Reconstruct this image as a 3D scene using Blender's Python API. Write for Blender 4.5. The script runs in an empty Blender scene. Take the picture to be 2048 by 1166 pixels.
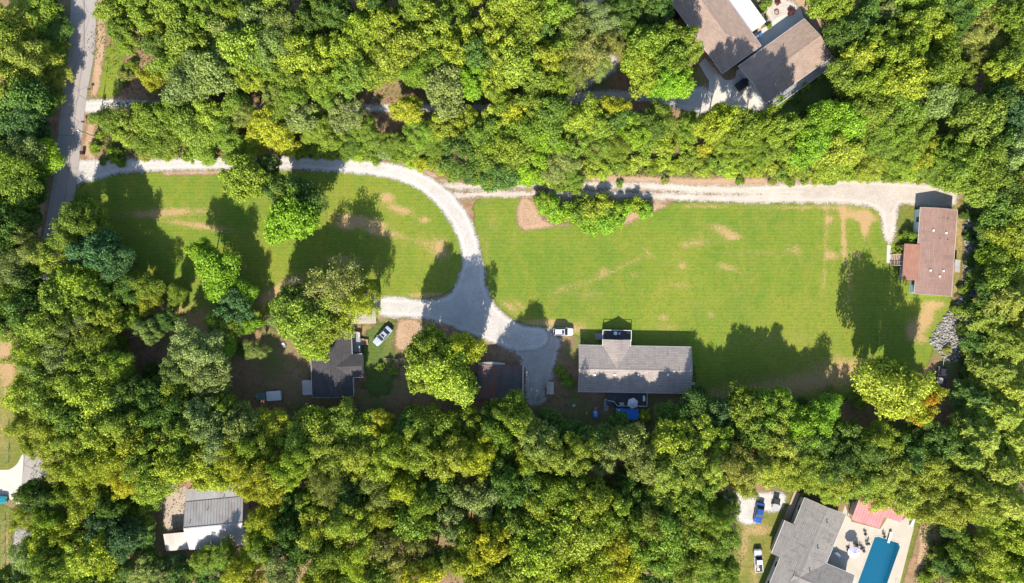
import bpy, bmesh, math, random
import numpy as np
from mathutils import Vector, Matrix
from mathutils.geometry import tessellate_polygon

sc = bpy.context.scene
C = sc.collection
R_ = math.radians
random.seed(7); RNG = np.random.default_rng(7)

# ------------------------------------------------------------------ camera, sky, sun, exposure
K = 0.11            # metres of ground for one pixel of the 2048 px wide photograph
H = 160.0           # flying height of the camera
cam = bpy.data.objects.new('camera', bpy.data.cameras.new('camera')); C.objects.link(cam)
cam.location = (0, 0, H); cam.rotation_euler = (0, 0, 0)
cam.data.sensor_width = 36; cam.data.lens = 36 / (2 * (1024 * K) / H)
cam.data.clip_start = 1; cam.data.clip_end = 3000
sc.camera = cam

SUN_EL, SUN_TILT = 39.0, 9.0        # elevation; shadows fall up the picture and a little to the right
sdir = Vector((-math.sin(R_(SUN_TILT)) * math.cos(R_(SUN_EL)), -math.cos(R_(SUN_TILT)) * math.cos(R_(SUN_EL)), math.sin(R_(SUN_EL))))
w = bpy.data.worlds.new('World'); sc.world = w; w.use_nodes = True
wt = w.node_tree; bgn = wt.nodes['Background']
sky = wt.nodes.new('ShaderNodeTexSky'); sky.sky_type = 'NISHITA'; sky.sun_disc = False
sky.sun_elevation = R_(SUN_EL); sky.sun_rotation = math.atan2(sdir.x, sdir.y)
sky.air_density = 1.0; sky.dust_density = 0.6; sky.ozone_density = 1.5
wt.links.new(sky.outputs[0], bgn.inputs[0]); bgn.inputs[1].default_value = 0.125
sun = bpy.data.objects.new('sun', bpy.data.lights.new('sun', 'SUN')); C.objects.link(sun)
sun.data.energy = 4.6; sun.data.angle = R_(0.55); sun.data.color = (1.0, 0.93, 0.82)
sun.rotation_euler = sdir.to_track_quat('Z', 'Y').to_euler(); sun.location = sdir * 300
sc.view_settings.view_transform = 'Standard'; sc.view_settings.look = 'None'
sc.view_settings.gamma = 1; sc.view_settings.use_curve_mapping = False
sc.view_settings.exposure = 1.38
sc.cycles.max_bounces = 6; sc.cycles.diffuse_bounces = 4; sc.cycles.transmission_bounces = 3
sc.cycles.glossy_bounces = 2; sc.cycles.transparent_max_bounces = 12
sc.cycles.sample_clamp_indirect = 4

# ------------------------------------------------------------------ helpers
def at(px, py, z=0.0):
    """point of the place, z metres up, that the photograph shows at (px, py)"""
    f = K * (1 - z / H)
    return Vector(((px - 1024) * f, (583 - py) * f, z))

class NT:
    def __init__(s, name):
        s.m = bpy.data.materials.new(name); s.m.use_nodes = True
        s.t = s.m.node_tree; s.t.nodes.clear()
    def n(s, kind, ins=None, out=0, **props):
        nd = s.t.nodes.new('ShaderNode' + kind)
        for k, v in props.items(): setattr(nd, k, v)
        for k, v in (ins or {}).items():
            sk = nd.inputs[k]
            if isinstance(v, bpy.types.NodeSocket): s.t.links.new(v, sk)
            else:
                if sk.type == 'RGBA' and len(v) == 3: v = (*v, 1)
                sk.default_value = v
        return nd.outputs[out] if out is not None else nd
    def math(s, op, a, b=0.0, clamp=False):
        return s.n('Math', {0: a, 1: b}, operation=op, use_clamp=clamp)
    def mix(s, f, a, b, blend='MIX'):
        nd = s.t.nodes.new('ShaderNodeMix'); nd.data_type = 'RGBA'; nd.blend_type = blend
        for i, v in ((0, f), (6, a), (7, b)):
            if isinstance(v, bpy.types.NodeSocket): s.t.links.new(v, nd.inputs[i])
            else: nd.inputs[i].default_value = v if i == 0 else (*v[:3], 1)
        return nd.outputs[2]
    def pos(s): return s.n('NewGeometry', out=0)
    def obj(s): return s.n('TexCoord', out=3)
    def noise(s, vec, scale, detail=3, rough=0.55, dist=0.0):
        return s.n('TexNoise', {'Vector': vec, 'Scale': scale, 'Detail': detail, 'Roughness': rough, 'Distortion': dist})
    def ramp(s, f, lo, hi):
        return s.n('MapRange', {0: f, 1: lo, 2: hi, 3: 0.0, 4: 1.0}, clamp=True)
    def scalev(s, vec, v):
        return s.n('VectorMath', {0: vec, 1: v}, operation='MULTIPLY')
    def attr(s, name, out=2): return s.n('Attribute', out=out, attribute_name=name)
    def bump(s, h, strength=0.3, dist=0.05):
        return s.n('Bump', {'Strength': strength, 'Distance': dist, 'Height': h})
    def bsdf(s, col, rough=0.8, metal=0.0, normal=None, spec=0.3, **kw):
        ins = {'Base Color': col, 'Roughness': rough, 'Metallic': metal, 'Specular IOR Level': spec}
        if normal is not None: ins['Normal'] = normal
        ins.update(kw)
        return s.n('BsdfPrincipled', ins)
    def out(s, sh, alpha=None):
        if alpha is not None:
            tr = s.n('BsdfTransparent'); sh = s.n('MixShader', {0: alpha, 1: tr, 2: sh})
        s.n('OutputMaterial', {0: sh}, out=None); return s.m

M = {}
def plain(name, col, rough=0.7, metal=0.0, var=0.15, scale=3.0, spec=0.3, bump=0.0):
    if name in M: return M[name]
    t = NT(name); p = t.pos()
    nz = t.noise(p, scale, 4); f = t.math('ADD', t.math('MULTIPLY', nz, var * 2), 1 - var)
    c = t.mix(1.0, col, t.n('CombineColor', {0: f, 1: f, 2: f}), 'MULTIPLY')
    nrm = t.bump(t.noise(p, scale * 6, 3), bump, 0.02) if bump else None
    M[name] = t.out(t.bsdf(c, rough, metal, nrm, spec)); return M[name]

class MB:
    """collects simple shapes; build() links them as ONE mesh object"""
    def __init__(s): s.v = []; s.f = []
    def add(s, vs, fs, mat=None):
        o = len(s.v); s.v += [tuple(mat @ Vector(v)) if mat else tuple(v) for v in vs]
        s.f += [tuple(i + o for i in f) for f in fs]; return s
    def box(s, x0, x1, y0, y1, z0, z1, mat=None):
        return s.add([(x0,y0,z0),(x1,y0,z0),(x1,y1,z0),(x0,y1,z0),(x0,y0,z1),(x1,y0,z1),(x1,y1,z1),(x0,y1,z1)],
                     [(3,2,1,0),(4,5,6,7),(0,1,5,4),(1,2,6,5),(2,3,7,6),(3,0,4,7)], mat)
    def tube(s, a, b, r0, r1=None, n=8, caps=True):
        a, b = Vector(a), Vector(b); r1 = r0 if r1 is None else r1
        d = (b - a).normalized(); u = d.orthogonal().normalized(); w_ = d.cross(u)
        vs = []
        for p, r in ((a, r0), (b, r1)):
            for k in range(n):
                t = 2 * math.pi * k / n; vs.append(p + u * (r * math.cos(t)) + w_ * (r * math.sin(t)))
        fs = [(k, (k+1) % n, n + (k+1) % n, n + k) for k in range(n)]
        if caps: fs += [tuple(range(n))[::-1], tuple(range(n, 2*n))]
        return s.add(vs, fs)
    def path(s, pts, radii, n=6):
        pts = [Vector(p) for p in pts]; o = len(s.v)
        for i, p in enumerate(pts):
            d = (pts[min(i+1, len(pts)-1)] - pts[max(i-1, 0)]).normalized(); u = d.orthogonal().normalized(); w_ = d.cross(u)
            for k in range(n):
                t = 2 * math.pi * k / n; s.v.append(tuple(p + u * (radii[i] * math.cos(t)) + w_ * (radii[i] * math.sin(t))))
        for i in range(len(pts) - 1):
            for k in range(n):
                a = o + i*n; s.f.append((a + k, a + (k+1) % n, a + n + (k+1) % n, a + n + k))
        s.f.append(tuple(o + (len(pts)-1)*n + k for k in range(n)))
        return s
    def lathe(s, prof, n=16, mat=None):
        vs = []; fs = []
        for r, z in prof:
            for k in range(n):
                t = 2 * math.pi * k / n; vs.append((r * math.cos(t), r * math.sin(t), z))
        for i in range(len(prof) - 1):
            for k in range(n): fs.append((i*n + k, i*n + (k+1) % n, (i+1)*n + (k+1) % n, (i+1)*n + k))
        fs.append(tuple(range(n))[::-1]); fs.append(tuple((len(prof)-1)*n + k for k in range(n)))
        return s.add(vs, fs, mat)
    def prism(s, poly, z0, z1, mat=None):
        n = len(poly); vs = [(x, y, z0) for x, y in poly] + [(x, y, z1) for x, y in poly]
        fs = [tuple(range(n))[::-1], tuple(range(n, 2*n))] + [(k, (k+1) % n, n + (k+1) % n, n + k) for k in range(n)]
        return s.add(vs, fs, mat)
    def slab(s, quad, th):
        """a thin plate under the four given corners (top face as given)"""
        q = [Vector(p) for p in quad]; nrm = (q[1]-q[0]).cross(q[-1]-q[0]).normalized()
        if nrm.z < 0: q = q[::-1]; nrm = -nrm
        n = len(q); vs = q + [p - nrm * th for p in q]
        fs = [tuple(range(n)), tuple(range(n, 2*n))[::-1]] + [((k+1) % n, k, n + k, n + (k+1) % n) for k in range(n)]
        return s.add(vs, fs)
    def build(s, name, mat, parent=None, bevel=0.0, smooth=False):
        me = bpy.data.meshes.new(name); me.from_pydata(s.v, [], s.f); me.update()
        if bevel or True:
            bm = bmesh.new(); bm.from_mesh(me); bmesh.ops.recalc_face_normals(bm, faces=bm.faces)
            if bevel: bmesh.ops.bevel(bm, geom=list(bm.edges), offset=bevel, segments=2, affect='EDGES', clamp_overlap=True)
            bm.to_mesh(me); bm.free()
        if smooth: me.polygons.foreach_set('use_smooth', [True] * len(me.polygons))
        if mat: me.materials.append(mat)
        o = bpy.data.objects.new(name, me); C.objects.link(o)
        if parent: o.parent = parent
        return o

def tag(o, label, cat, group=None):
    o['label'] = label; o['category'] = cat
    if group: o['group'] = group
    return o
def thing(name, label, cat, loc, rotz=0.0, group=None):
    o = bpy.data.objects.new(name, None); C.objects.link(o)
    o.location = loc; o.rotation_euler = (0, 0, rotz); o.empty_display_size = 0.5
    return tag(o, label, cat, group)
def local(root, px, py, z=0.0):
    v = at(px, py, z); p = Vector((v.x - root.location.x, v.y - root.location.y, 0))
    p = Matrix.Rotation(-root.rotation_euler.z, 3, 'Z') @ p
    return Vector((p.x, p.y, z - root.location.z))

# ------------------------------------------------------------------ ground sheets from outlines
def smooth_pts(pts, closed, n=6):
    P = [np.array(p, float) for p in pts]; out = []; m = len(P)
    for i in range(m if closed else m - 1):
        if closed: a, b, c, d = P[i-1], P[i], P[(i+1) % m], P[(i+2) % m]
        else: a, b, c, d = P[max(i-1, 0)], P[i], P[i+1], P[min(i+2, m-1)]
        for k in range(n):
            t = k / n
            out.append(0.5 * ((2*b) + (-a+c)*t + (2*a-5*b+4*c-d)*t*t + (-a+3*b-3*c+d)*t**3))
    if not closed: out.append(P[-1])
    return np.array(out)
def seg_dist(X, Y, A, B):
    best = np.full(X.shape, 1e9); par = np.zeros(X.shape)
    for i, (a, b) in enumerate(zip(A, B)):
        d = b[:2] - a[:2]; L = max((d @ d), 1e-9)
        t = np.clip(((X - a[0]) * d[0] + (Y - a[1]) * d[1]) / L, 0, 1)
        q = np.hypot(X - a[0] - t * d[0], Y - a[1] - t * d[1])
        m = q < best; best = np.where(m, q, best); par = np.where(m, i + t, par)
    return best, par
def poly(pts, smooth=True):
    P = smooth_pts(pts, True, 5) if smooth else np.array(pts, float)
    def f(X, Y):
        d, _ = seg_dist(X, Y, P, np.roll(P, -1, 0)); ins = np.zeros(X.shape, bool)
        for a, b in zip(P, np.roll(P, -1, 0)):
            if a[1] == b[1]: continue
            c = ((a[1] > Y) != (b[1] > Y)) & (X < (b[0]-a[0]) * (Y-a[1]) / (b[1]-a[1]) + a[0]); ins ^= c
        return np.where(ins, d, -d)
    return f, P
def stroke(pts):            # (x, y, half width)
    P = smooth_pts(pts, False, 6)
    def f(X, Y):
        d, t = seg_dist(X, Y, P[:-1], P[1:])
        return np.interp(t, np.arange(len(P)), P[:, 2]) - d
    return f, P
def grid_mesh(name, xs, ys, keep, z, attrs):
    nx, ny = len(xs), len(ys); idx = -np.ones(nx * ny, int)
    I, J = np.nonzero(keep)
    a = J * nx + I; quads = np.stack([a, a + nx, a + nx + 1, a + 1], 1)
    used = np.unique(quads); idx[used] = np.arange(len(used)); quads = idx[quads]
    XX, YY = np.meshgrid(xs, ys); co = np.stack([(XX.ravel()[used] - 1024) * K, (583 - YY.ravel()[used]) * K, np.full(len(used), z)], 1)
    me = mesh_np(name, co, quads)
    for k, v in attrs.items():
        at_ = me.attributes.new(k, 'FLOAT', 'POINT'); at_.data.foreach_set('value', v.ravel()[used].astype(np.float32))
    return me
def mesh_np(name, co, quads):
    me = bpy.data.meshes.new(name); n = len(quads); me.vertices.add(len(co)); me.vertices.foreach_set('co', np.asarray(co, np.float32).ravel())
    k = quads.shape[1]
    me.loops.add(n * k); me.loops.foreach_set('vertex_index', quads.astype(np.int32).ravel())
    me.polygons.add(n); me.polygons.foreach_set('loop_start', np.arange(0, n * k, k, dtype=np.int32)); me.update(calc_edges=True); me.validate()
    return me
def sheet(name, shapes, z, mat, cell=5.0, margin=9.0, attrs=None, label=None, grow=0.0):
    fs = [s[0] for s in shapes]; A = np.concatenate([s[1][:, :2] for s in shapes])
    pad = margin + 30; xs = np.arange(A[:, 0].min() - pad, A[:, 0].max() + pad, cell); ys = np.arange(A[:, 1].min() - pad, A[:, 1].max() + pad, cell)
    X, Y = np.meshgrid(xs, ys); S = fs[0](X, Y)
    for f in fs[1:]: S = np.maximum(S, f(X, Y))
    S = S + grow; on = S > -margin; keep = (on[:-1, :-1] | on[1:, :-1] | on[:-1, 1:] | on[1:, 1:]).T
    at_ = {'edge': S * K}
    for k, f in (attrs or {}).items(): at_[k] = f(X, Y)
    me = grid_mesh(name, xs, ys, keep, z, at_); me.materials.append(mat)
    o = bpy.data.objects.new(name, me); C.objects.link(o); o['kind'] = 'structure'
    if label: o['label'] = label
    return o
def blobs(lst):
    def f(X, Y):
        s = np.zeros(X.shape)
        for b in lst:
            x, y, rx, ry, a = b[:5]; ang = R_(b[5]) if len(b) > 5 else 0
            dx, dy = X - x, Y - y; u = dx * math.cos(ang) + dy * math.sin(ang); v = -dx * math.sin(ang) + dy * math.cos(ang)
            s = s + a * np.exp(-((u / rx) ** 2 + (v / ry) ** 2))
        return s
    return f
# ------------------------------------------------------------------ ground materials
def edge_alpha(t, p, big, small, sharp=3.0):
    e = t.attr('edge')
    a = t.math('MULTIPLY', t.math('SUBTRACT', t.noise(p, 0.45, 3), 0.5), big * 2)
    b = t.math('MULTIPLY', t.math('SUBTRACT', t.noise(p, 2.6, 3), 0.5), small * 2)
    return t.math('ADD', t.math('MULTIPLY', t.math('ADD', t.math('ADD', e, a), b), sharp), 0.5, clamp=True)

def mat_ground():
    t = NT('forest_floor'); p = t.pos()
    n1 = t.noise(p, 0.09, 4); n2 = t.noise(p, 0.7, 4, 0.65); n3 = t.noise(p, 4.0, 4, 0.7)
    c = t.mix(t.ramp(n2, 0.35, 0.68), (0.13, 0.075, 0.045), (0.30, 0.175, 0.105))
    c = t.mix(t.ramp(n3, 0.52, 0.72), c, (0.42, 0.28, 0.18))
    g = t.math('MULTIPLY', t.ramp(t.math('ADD', t.math('MULTIPLY', n1, 0.6), t.math('MULTIPLY', n2, 0.4)), 0.46, 0.60), 0.85)
    c = t.mix(g, c, t.mix(n3, (0.045, 0.085, 0.02), (0.11, 0.15, 0.03)))
    return t.out(t.bsdf(c, 0.95, 0, t.bump(n3, 0.6, 0.08), 0.1))
M['ground'] = mat_ground()

def mat_lawn(name, g1, g2, dryc, fine=1.0, eb=0.7, es=0.5, esh=1.6):
    t = NT(name); p = t.pos()
    n1 = t.noise(p, 0.045, 4, 0.6, 0.6); n2 = t.noise(t.scalev(p, (1, 0.45, 1)), 0.35, 5, 0.62); n3 = t.noise(p, 2.6, 5, 0.85); n4 = t.noise(p, 0.9, 3, 0.7)
    c = t.mix(t.ramp(n1, 0.36, 0.64), g1, g2)
    c = t.mix(t.math('MULTIPLY', t.ramp(n2, 0.45, 0.72), 0.55), c, (g2[0] * 1.5, g2[1] * 1.05, g2[2] * 1.3))
    c = t.mix(t.math('MULTIPLY', t.ramp(n4, 0.48, 0.7), 0.5 * fine), c, (g1[0] * 0.55, g1[1] * 0.66, g1[2] * 0.8))
    c = t.mix(t.math('MULTIPLY', t.ramp(n3, 0.44, 0.60), 0.60), c, (g1[0] * 0.55, g1[1] * 0.60, g1[2] * 0.6))
    # mower passes: faint stripes that wander
    mw = t.n('TexWave', {'Vector': t.scalev(p, (0.10, 1, 1)), 'Scale': 0.42, 'Distortion': 3.0, 'Detail': 2.0, 'Detail Scale': 0.6}, out=1, wave_type='BANDS', bands_direction='Y')
    c = t.mix(t.math('MULTIPLY', mw, 0.16), c, (g2[0] * 1.5, g2[1] * 1.25, g2[2]))
    d = t.attr('dry')
    na = t.math('MULTIPLY', t.math('SUBTRACT', t.noise(p, 0.30, 6, 0.72, 1.0), 0.5), 2.0); nb = t.math('MULTIPLY', t.math('SUBTRACT', t.noise(p, 2.2, 5, 0.8), 0.5), 2.2)
    dk = t.ramp(t.math('ADD', na, nb), 0.10, 0.75); c = t.mix(t.math('MULTIPLY', dk, 0.60), c, (g1[0] * 0.45, g1[1] * 0.62, g1[2] * 0.9))
    na2 = t.math('MULTIPLY', t.math('SUBTRACT', t.noise(t.scalev(p, (1, 1.3, 1)), 0.16, 5, 0.7, 1.2), 0.5), 1.6)
    hz = t.ramp(t.math('ADD', t.math('ADD', na2, t.math('MULTIPLY', nb, .35)), t.math('MULTIPLY', d, .9)), 0.02, 0.55); c = t.mix(t.math('MULTIPLY', hz, 0.26), c, (dryc[0] * .85, dryc[1] * .92, dryc[2] * .7))
    nc = t.n('SeparateColor', {0: t.n('TexNoise', {'Vector': p, 'Scale': 1.1, 'Detail': 6.0, 'Roughness': 0.8}, out=1)}, out=None)
    pk = t.ramp(nc.outputs[0], 0.50, 0.66); c = t.mix(t.math('MULTIPLY', pk, 0.35), c, (dryc[0]*.75, dryc[1]*.95, dryc[2]*.7)); yl = t.ramp(nc.outputs[1], 0.52, 0.68); c = t.mix(t.math('MULTIPLY', yl, 0.35), c, (g1[0]*.8, g1[1]*1.3, g1[2]*1.6))
    df = t.ramp(t.math('ADD', t.math('ADD', t.math('MULTIPLY', na, .5), nb), t.math('MULTIPLY', d, 1.2)), 0.30, 0.72)
    c = t.mix(t.math('MULTIPLY', df, 0.75), c, t.mix(t.ramp(n3, .4, .62), dryc, (dryc[0] * 1.5, dryc[1] * 1.4, dryc[2] * 1.45)))
    return t.out(t.bsdf(c, 0.95, 0, t.bump(t.noise(p, 5.0, 4, 0.8), 0.7, 0.07), 0.08), edge_alpha(t, p, eb, es, esh))
M['lawn'] = mat_lawn('lawn_grass', (0.086, 0.152, 0.016), (0.156, 0.188, 0.022), (0.29, 0.185, 0.095))
M['rough'] = mat_lawn('rough_grass', (0.088, 0.115, 0.022), (0.14, 0.145, 0.03), (0.28, 0.18, 0.095), 1.4)

def mat_gravel(name, c0, c1, big=0.35, small=0.35, sp=1.0):
    t = NT(name); p = t.pos()
    n1 = t.noise(p, 0.25, 4); n2 = t.noise(p, 1.6, 4, 0.7)
    v = t.n('TexVoronoi', {'Vector': p, 'Scale': 4.5, 'Randomness': 1.0}, out=1); vs = t.n('SeparateColor', {0: v})
    c = t.mix(t.ramp(n1, 0.35, 0.65), c0, c1)
    c = t.mix(t.math('MULTIPLY', t.ramp(n2, 0.5, 0.75), 0.5 * sp), c, (0.30, 0.22, 0.15))
    c = t.mix(t.math('MULTIPLY', t.ramp(vs, 0.1, 0.9), 0.28), c, (0.16, 0.155, 0.15))
    if name == 'orange_dirt':
        sp_ = t.noise(p, 3.0, 5, .8); c = t.mix(t.ramp(sp_, .5, .64), c, (0.40, 0.32, 0.19)); c = t.mix(t.math('MULTIPLY', t.ramp(t.noise(p, 2.0, 5, .8, .5), .54, .66), .7), c, (0.10, 0.075, 0.04))
    e = t.attr('edge'); wob = t.math('MULTIPLY', t.math('SUBTRACT', t.noise(p, 0.3, 3), .5), .9); ee = t.math('ADD', e, wob)
    trk = t.math('SUBTRACT', 1.0, t.ramp(t.math('ABSOLUTE', t.math('SUBTRACT', ee, 0.8)), 0.12, 0.42)); c = t.mix(t.math('MULTIPLY', trk, 0.30), c, (c1[0]*1.18, c1[1]*1.18, c1[2]*1.18))
    weed = t.math('MULTIPLY', t.ramp(t.noise(p, 1.1, 5, .75), 0.50, 0.68), t.math('SUBTRACT', 1.0, t.ramp(ee, 0.1, 0.6))); c = t.mix(t.math('MULTIPLY', weed, .8), c, (0.12, 0.13, 0.045))
    pot = t.ramp(t.noise(p, 0.5, 5, .7, 1.0), 0.58, 0.72); c = t.mix(t.math('MULTIPLY', pot, .35), c, (c0[0]*.62, c0[1]*.58, c0[2]*.52))
    return t.out(t.bsdf(c, 0.9, 0, t.bump(v, 0.6, 0.06), 0.15), edge_alpha(t, p, big, small, 1.6))
M['gravel'] = mat_gravel('pale_gravel', (0.355, 0.328, 0.30), (0.425, 0.395, 0.36), 0.6, 0.9, 0.7)
M['track'] = mat_gravel('worn_gravel', (0.345, 0.295, 0.245), (0.405, 0.352, 0.298), 0.8, 1.0, 0.9)
M['loose'] = mat_gravel('loose_gravel', (0.30, 0.27, 0.24), (0.37, 0.335, 0.30), 2.0, 1.4, 1.4)
M['dirt'] = mat_gravel('orange_dirt', (0.27, 0.155, 0.085), (0.32, 0.20, 0.12), 0.6, 0.6, 0.6)

def mat_road():
    t = NT('worn_asphalt'); p = t.pos(); n1 = t.noise(p, 0.5, 4); n3 = t.noise(p, 9.0, 3, 0.7)
    e = t.attr('edge')
    c = t.mix(n1, (0.225, 0.196, 0.178), (0.27, 0.240, 0.22))
    c = t.mix(t.math('MULTIPLY', t.ramp(n3, 0.45, 0.8), 0.5), c, (0.14, 0.135, 0.135))
    tr = t.math('SUBTRACT', 1.0, t.ramp(t.math('ABSOLUTE', t.math('SUBTRACT', e, 1.35)), 0.15, 0.5))   # wheel tracks polished pale
    c = t.mix(t.math('MULTIPLY', tr, 0.25), c, (0.27, 0.25, 0.235))
    cr = t.n('TexVoronoi', {'Vector': p, 'Scale': 0.16}, feature='DISTANCE_TO_EDGE')
    c = t.mix(t.math('SUBTRACT', 1.0, t.ramp(cr, 0.0, 0.010)), c, (0.10, 0.095, 0.09))
    return t.out(t.bsdf(c, 0.85, 0, t.bump(n3, 0.3, 0.02), 0.25), edge_alpha(t, p, 0.08, 0.10, 5.0))
M['road'] = mat_road()
def mat_concrete(name, c0, c1, big=0.02, small=0.03, joint=0.0):
    t = NT(name); p = t.pos(); n1 = t.noise(p, 0.4, 5, 0.65); n3 = t.noise(p, 6.0, 3, 0.7)
    c = t.mix(t.ramp(n1, 0.3, 0.7), c0, c1)
    c = t.mix(t.math('MULTIPLY', t.ramp(n3, 0.5, 0.8), 0.3), c, (c0[0] * 0.6, c0[1] * 0.6, c0[2] * 0.6))
    sh = t.bsdf(c, 0.8, 0, t.bump(n3, 0.2, 0.02), 0.25)
    return t.out(sh, edge_alpha(t, p, big, small, 8.0)) if big is not None else t.out(sh)
M['concrete'] = mat_concrete('pale_concrete', (0.36, 0.33, 0.28), (0.42, 0.385, 0.335))
M['patio'] = mat_concrete('patio_concrete', (0.31, 0.272, 0.215), (0.36, 0.322, 0.262), None, None)
M['pad'] = mat_concrete('brown_concrete', (0.26, 0.20, 0.15), (0.32, 0.26, 0.20))
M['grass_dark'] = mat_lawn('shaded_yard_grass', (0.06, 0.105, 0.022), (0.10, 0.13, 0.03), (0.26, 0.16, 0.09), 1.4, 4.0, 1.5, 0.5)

# ------------------------------------------------------------------ the setting
POOL = [(1749,1074),(1757,1073),(1797,1086),(1800,1094),(1742,1258),(1687,1242)]   # pool outline (goes on below the picture)
xs = np.unique(np.concatenate([np.arange(-2200, -300, 120), np.arange(-300, 2350, 14), np.arange(2350, 4300, 120), np.arange(1676, 1820, 4)]))
ys = np.unique(np.concatenate([np.arange(-2100, -300, 120), np.arange(-300, 1470, 14), np.arange(1470, 3300, 120), np.arange(1060, 1276, 4)]))
X, Y = np.meshgrid(xs, ys); S = poly(POOL, False)[0](X, Y); on = S > -3
keep = ~((on[:-1, :-1] | on[1:, :-1] | on[:-1, 1:] | on[1:, 1:]).T)
me = grid_mesh('ground', xs, ys, keep, 0.0, {}); me.materials.append(M['ground'])
g = bpy.data.objects.new('ground', me); C.objects.link(g); g['kind'] = 'structure'

lawnL = poly([(168,372),(300,352),(440,342),(530,346),(640,347),(700,349),(770,353),(830,369),(880,405),(910,450),(925,500),(922,542),(900,572),(860,590),(800,592),(745,590),(700,575),(640,575),(560,612),(500,640),(430,700),(360,690),(330,640),(280,600),(215,560),(180,480)])
dryL = blobs([(330,425,90,10,.5,-3),(400,452,80,8,.45,8),(720,440,55,9,.65,10),(760,465,60,10,.5,12),(775,395,16,10,.55),(800,420,30,10,.5,15),
              (690,520,40,10,.5,5),(865,495,35,22,.3,40),(850,440,12,8,.45),(560,580,60,14,.55,-30),(690,450,20,8,.6),(700,560,30,8,.4),(600,600,60,20,.5),
              (300,640,90,40,.55),(420,660,60,40,.45),(885,500,15,25,.25),(640,395,40,20,.12),(860,590,60,6,.5)])
sheet('lawn', [lawnL], 0.004, M['lawn'], attrs={'dry': lambda X, Y: 1.3 * dryL(X, Y)}, label='mown lawn inside the bend of the gravel drive', grow=7)
lawnR = poly([(958,402),(1000,398),(1040,402),(1036,440),(1052,462),(1090,452),(1140,452),(1232,452),(1305,425),(1350,410),(1500,410),(1620,412),(1740,414),(1758,440),(1766,480),(1790,500),(1800,560),(1850,592),(1895,598),(1882,640),(1862,690),(1850,725),(1800,768),(1700,792),(1500,800),(1400,800),(1386,720),(1260,700),(1200,690),(1158,668),(1110,650),(1050,642),(1004,612),(978,570),(968,500),(955,445)])
dryR = blobs([(1445,460,30,12,.42,20),(1400,485,25,12,.3),(1465,475,18,8,.4),(1370,490,12,10,.25),(1455,535,30,8,.35,20),(1365,530,10,12,.4),(1360,570,22,7,.3),(1240,535,70,7,.3,-25),(1205,540,10,8,.3),
              (1265,550,10,6,.3),(1130,575,60,10,.22,-15),(1180,590,40,10,.2),(1255,440,10,8,.3),(1290,500,40,4,.28,40),(1325,635,14,7,.4),(1422,630,10,8,.3),(1340,655,30,8,.25),(1500,505,60,6,.2),(1590,500,18,16,.32),(1660,440,10,8,.5),
              (1720,432,38,10,.75,10),(1730,448,10,26,.75),(1685,450,6,50,.42),(1690,500,6,60,.35),(1652,470,5,60,.30),(1665,510,16,12,.42),(1648,560,7,30,.35),(1700,560,7,40,.33),(1715,510,12,10,.35),(1700,620,14,40,.22,-20),
              (1850,640,28,16,.7,-60),(1822,660,12,20,.5),(1865,610,30,9,.5),(1845,680,20,10,.35),(1700,735,80,22,.5),(1620,765,90,20,.45),(1500,790,120,25,.5),(1780,755,50,20,.4),(1520,600,110,40,.06),(1560,680,120,30,.18),
              (1040,610,20,8,.3,35),(1090,645,60,8,.55),(1020,615,30,7,.4,40),(985,440,10,30,.2,-10),(1030,470,8,30,.2),(1150,660,30,10,.5),(975,520,5,60,.22),(1400,412,60,5,.4),(1600,415,120,5,.4),(1185,470,20,6,-.2),(1270,480,30,20,-.25),(1060,540,50,40,-.12),(1730,600,40,60,-.1)])
sheet('lawn', [lawnR], 0.004, M['lawn'], attrs={'dry': lambda X, Y: 1.25 * dryR(X, Y)}, label='wide mown lawn before the grey roofed house', grow=6)
z0 = blobs([])
sheet('lawn', [poly([(212,95),(245,95),(248,130),(240,165),(238,190),(192,192),(200,150)])], 0.004, M['lawn'], attrs={'dry': z0}, label='grass strip by the road, upper left')
sheet('lawn', [poly([(1796,416),(1832,414),(1832,560),(1835,600),(1810,600),(1802,540),(1782,500),(1790,470)]), poly([(1905,415),(1928,405),(1935,440),(1922,540),(1912,600),(1890,610),(1900,540)])], 0.0035, M['rough'],
      attrs={'dry': blobs([(1918,470,12,90,.5),(1910,590,14,30,.5)])}, label='rough grass round the mobile home')
sheet('lawn', [poly([(1478,1030),(1500,1010),(1560,990),(1600,985),(1590,1050),(1560,1110),(1545,1170),(1540,1260),(1470,1260),(1465,1100)]), poly([(1828,1030),(1842,1035),(1800,1190),(1780,1260),(1765,1255),(1790,1170)])], 0.004, M['rough'],
      attrs={'dry': blobs([(1520,1060,30,14,.55),(1490,1090,10,40,.45),(1510,1155,10,60,.45),(1500,1040,20,10,.3),(1480,1130,8,40,.3)])}, label='dry grass yard with parked cars, lower right')
sheet('lawn', [poly([(-120,670),(35,690),(40,760),(34,850),(48,905),(40,940),(-120,915)]), poly([(-120,1010),(20,1015),(26,1060),(24,1180),(20,1260),(-120,1260)])], 0.004, M['rough'],
      attrs={'dry': blobs([(15,740,25,60,.6),(8,700,30,30,.5),(5,860,20,60,.35),(14,1090,6,90,.5)])}, label='rough roadside grass, far left')
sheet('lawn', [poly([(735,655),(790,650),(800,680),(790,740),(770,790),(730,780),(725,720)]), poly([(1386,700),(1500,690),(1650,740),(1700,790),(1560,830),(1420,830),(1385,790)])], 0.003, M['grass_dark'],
      attrs={'dry': blobs([(820,680,40,30,.5),(1420,770,40,30,.4),(1600,800,80,20,.4)])}, label='thin yard grass under trees')
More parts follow.
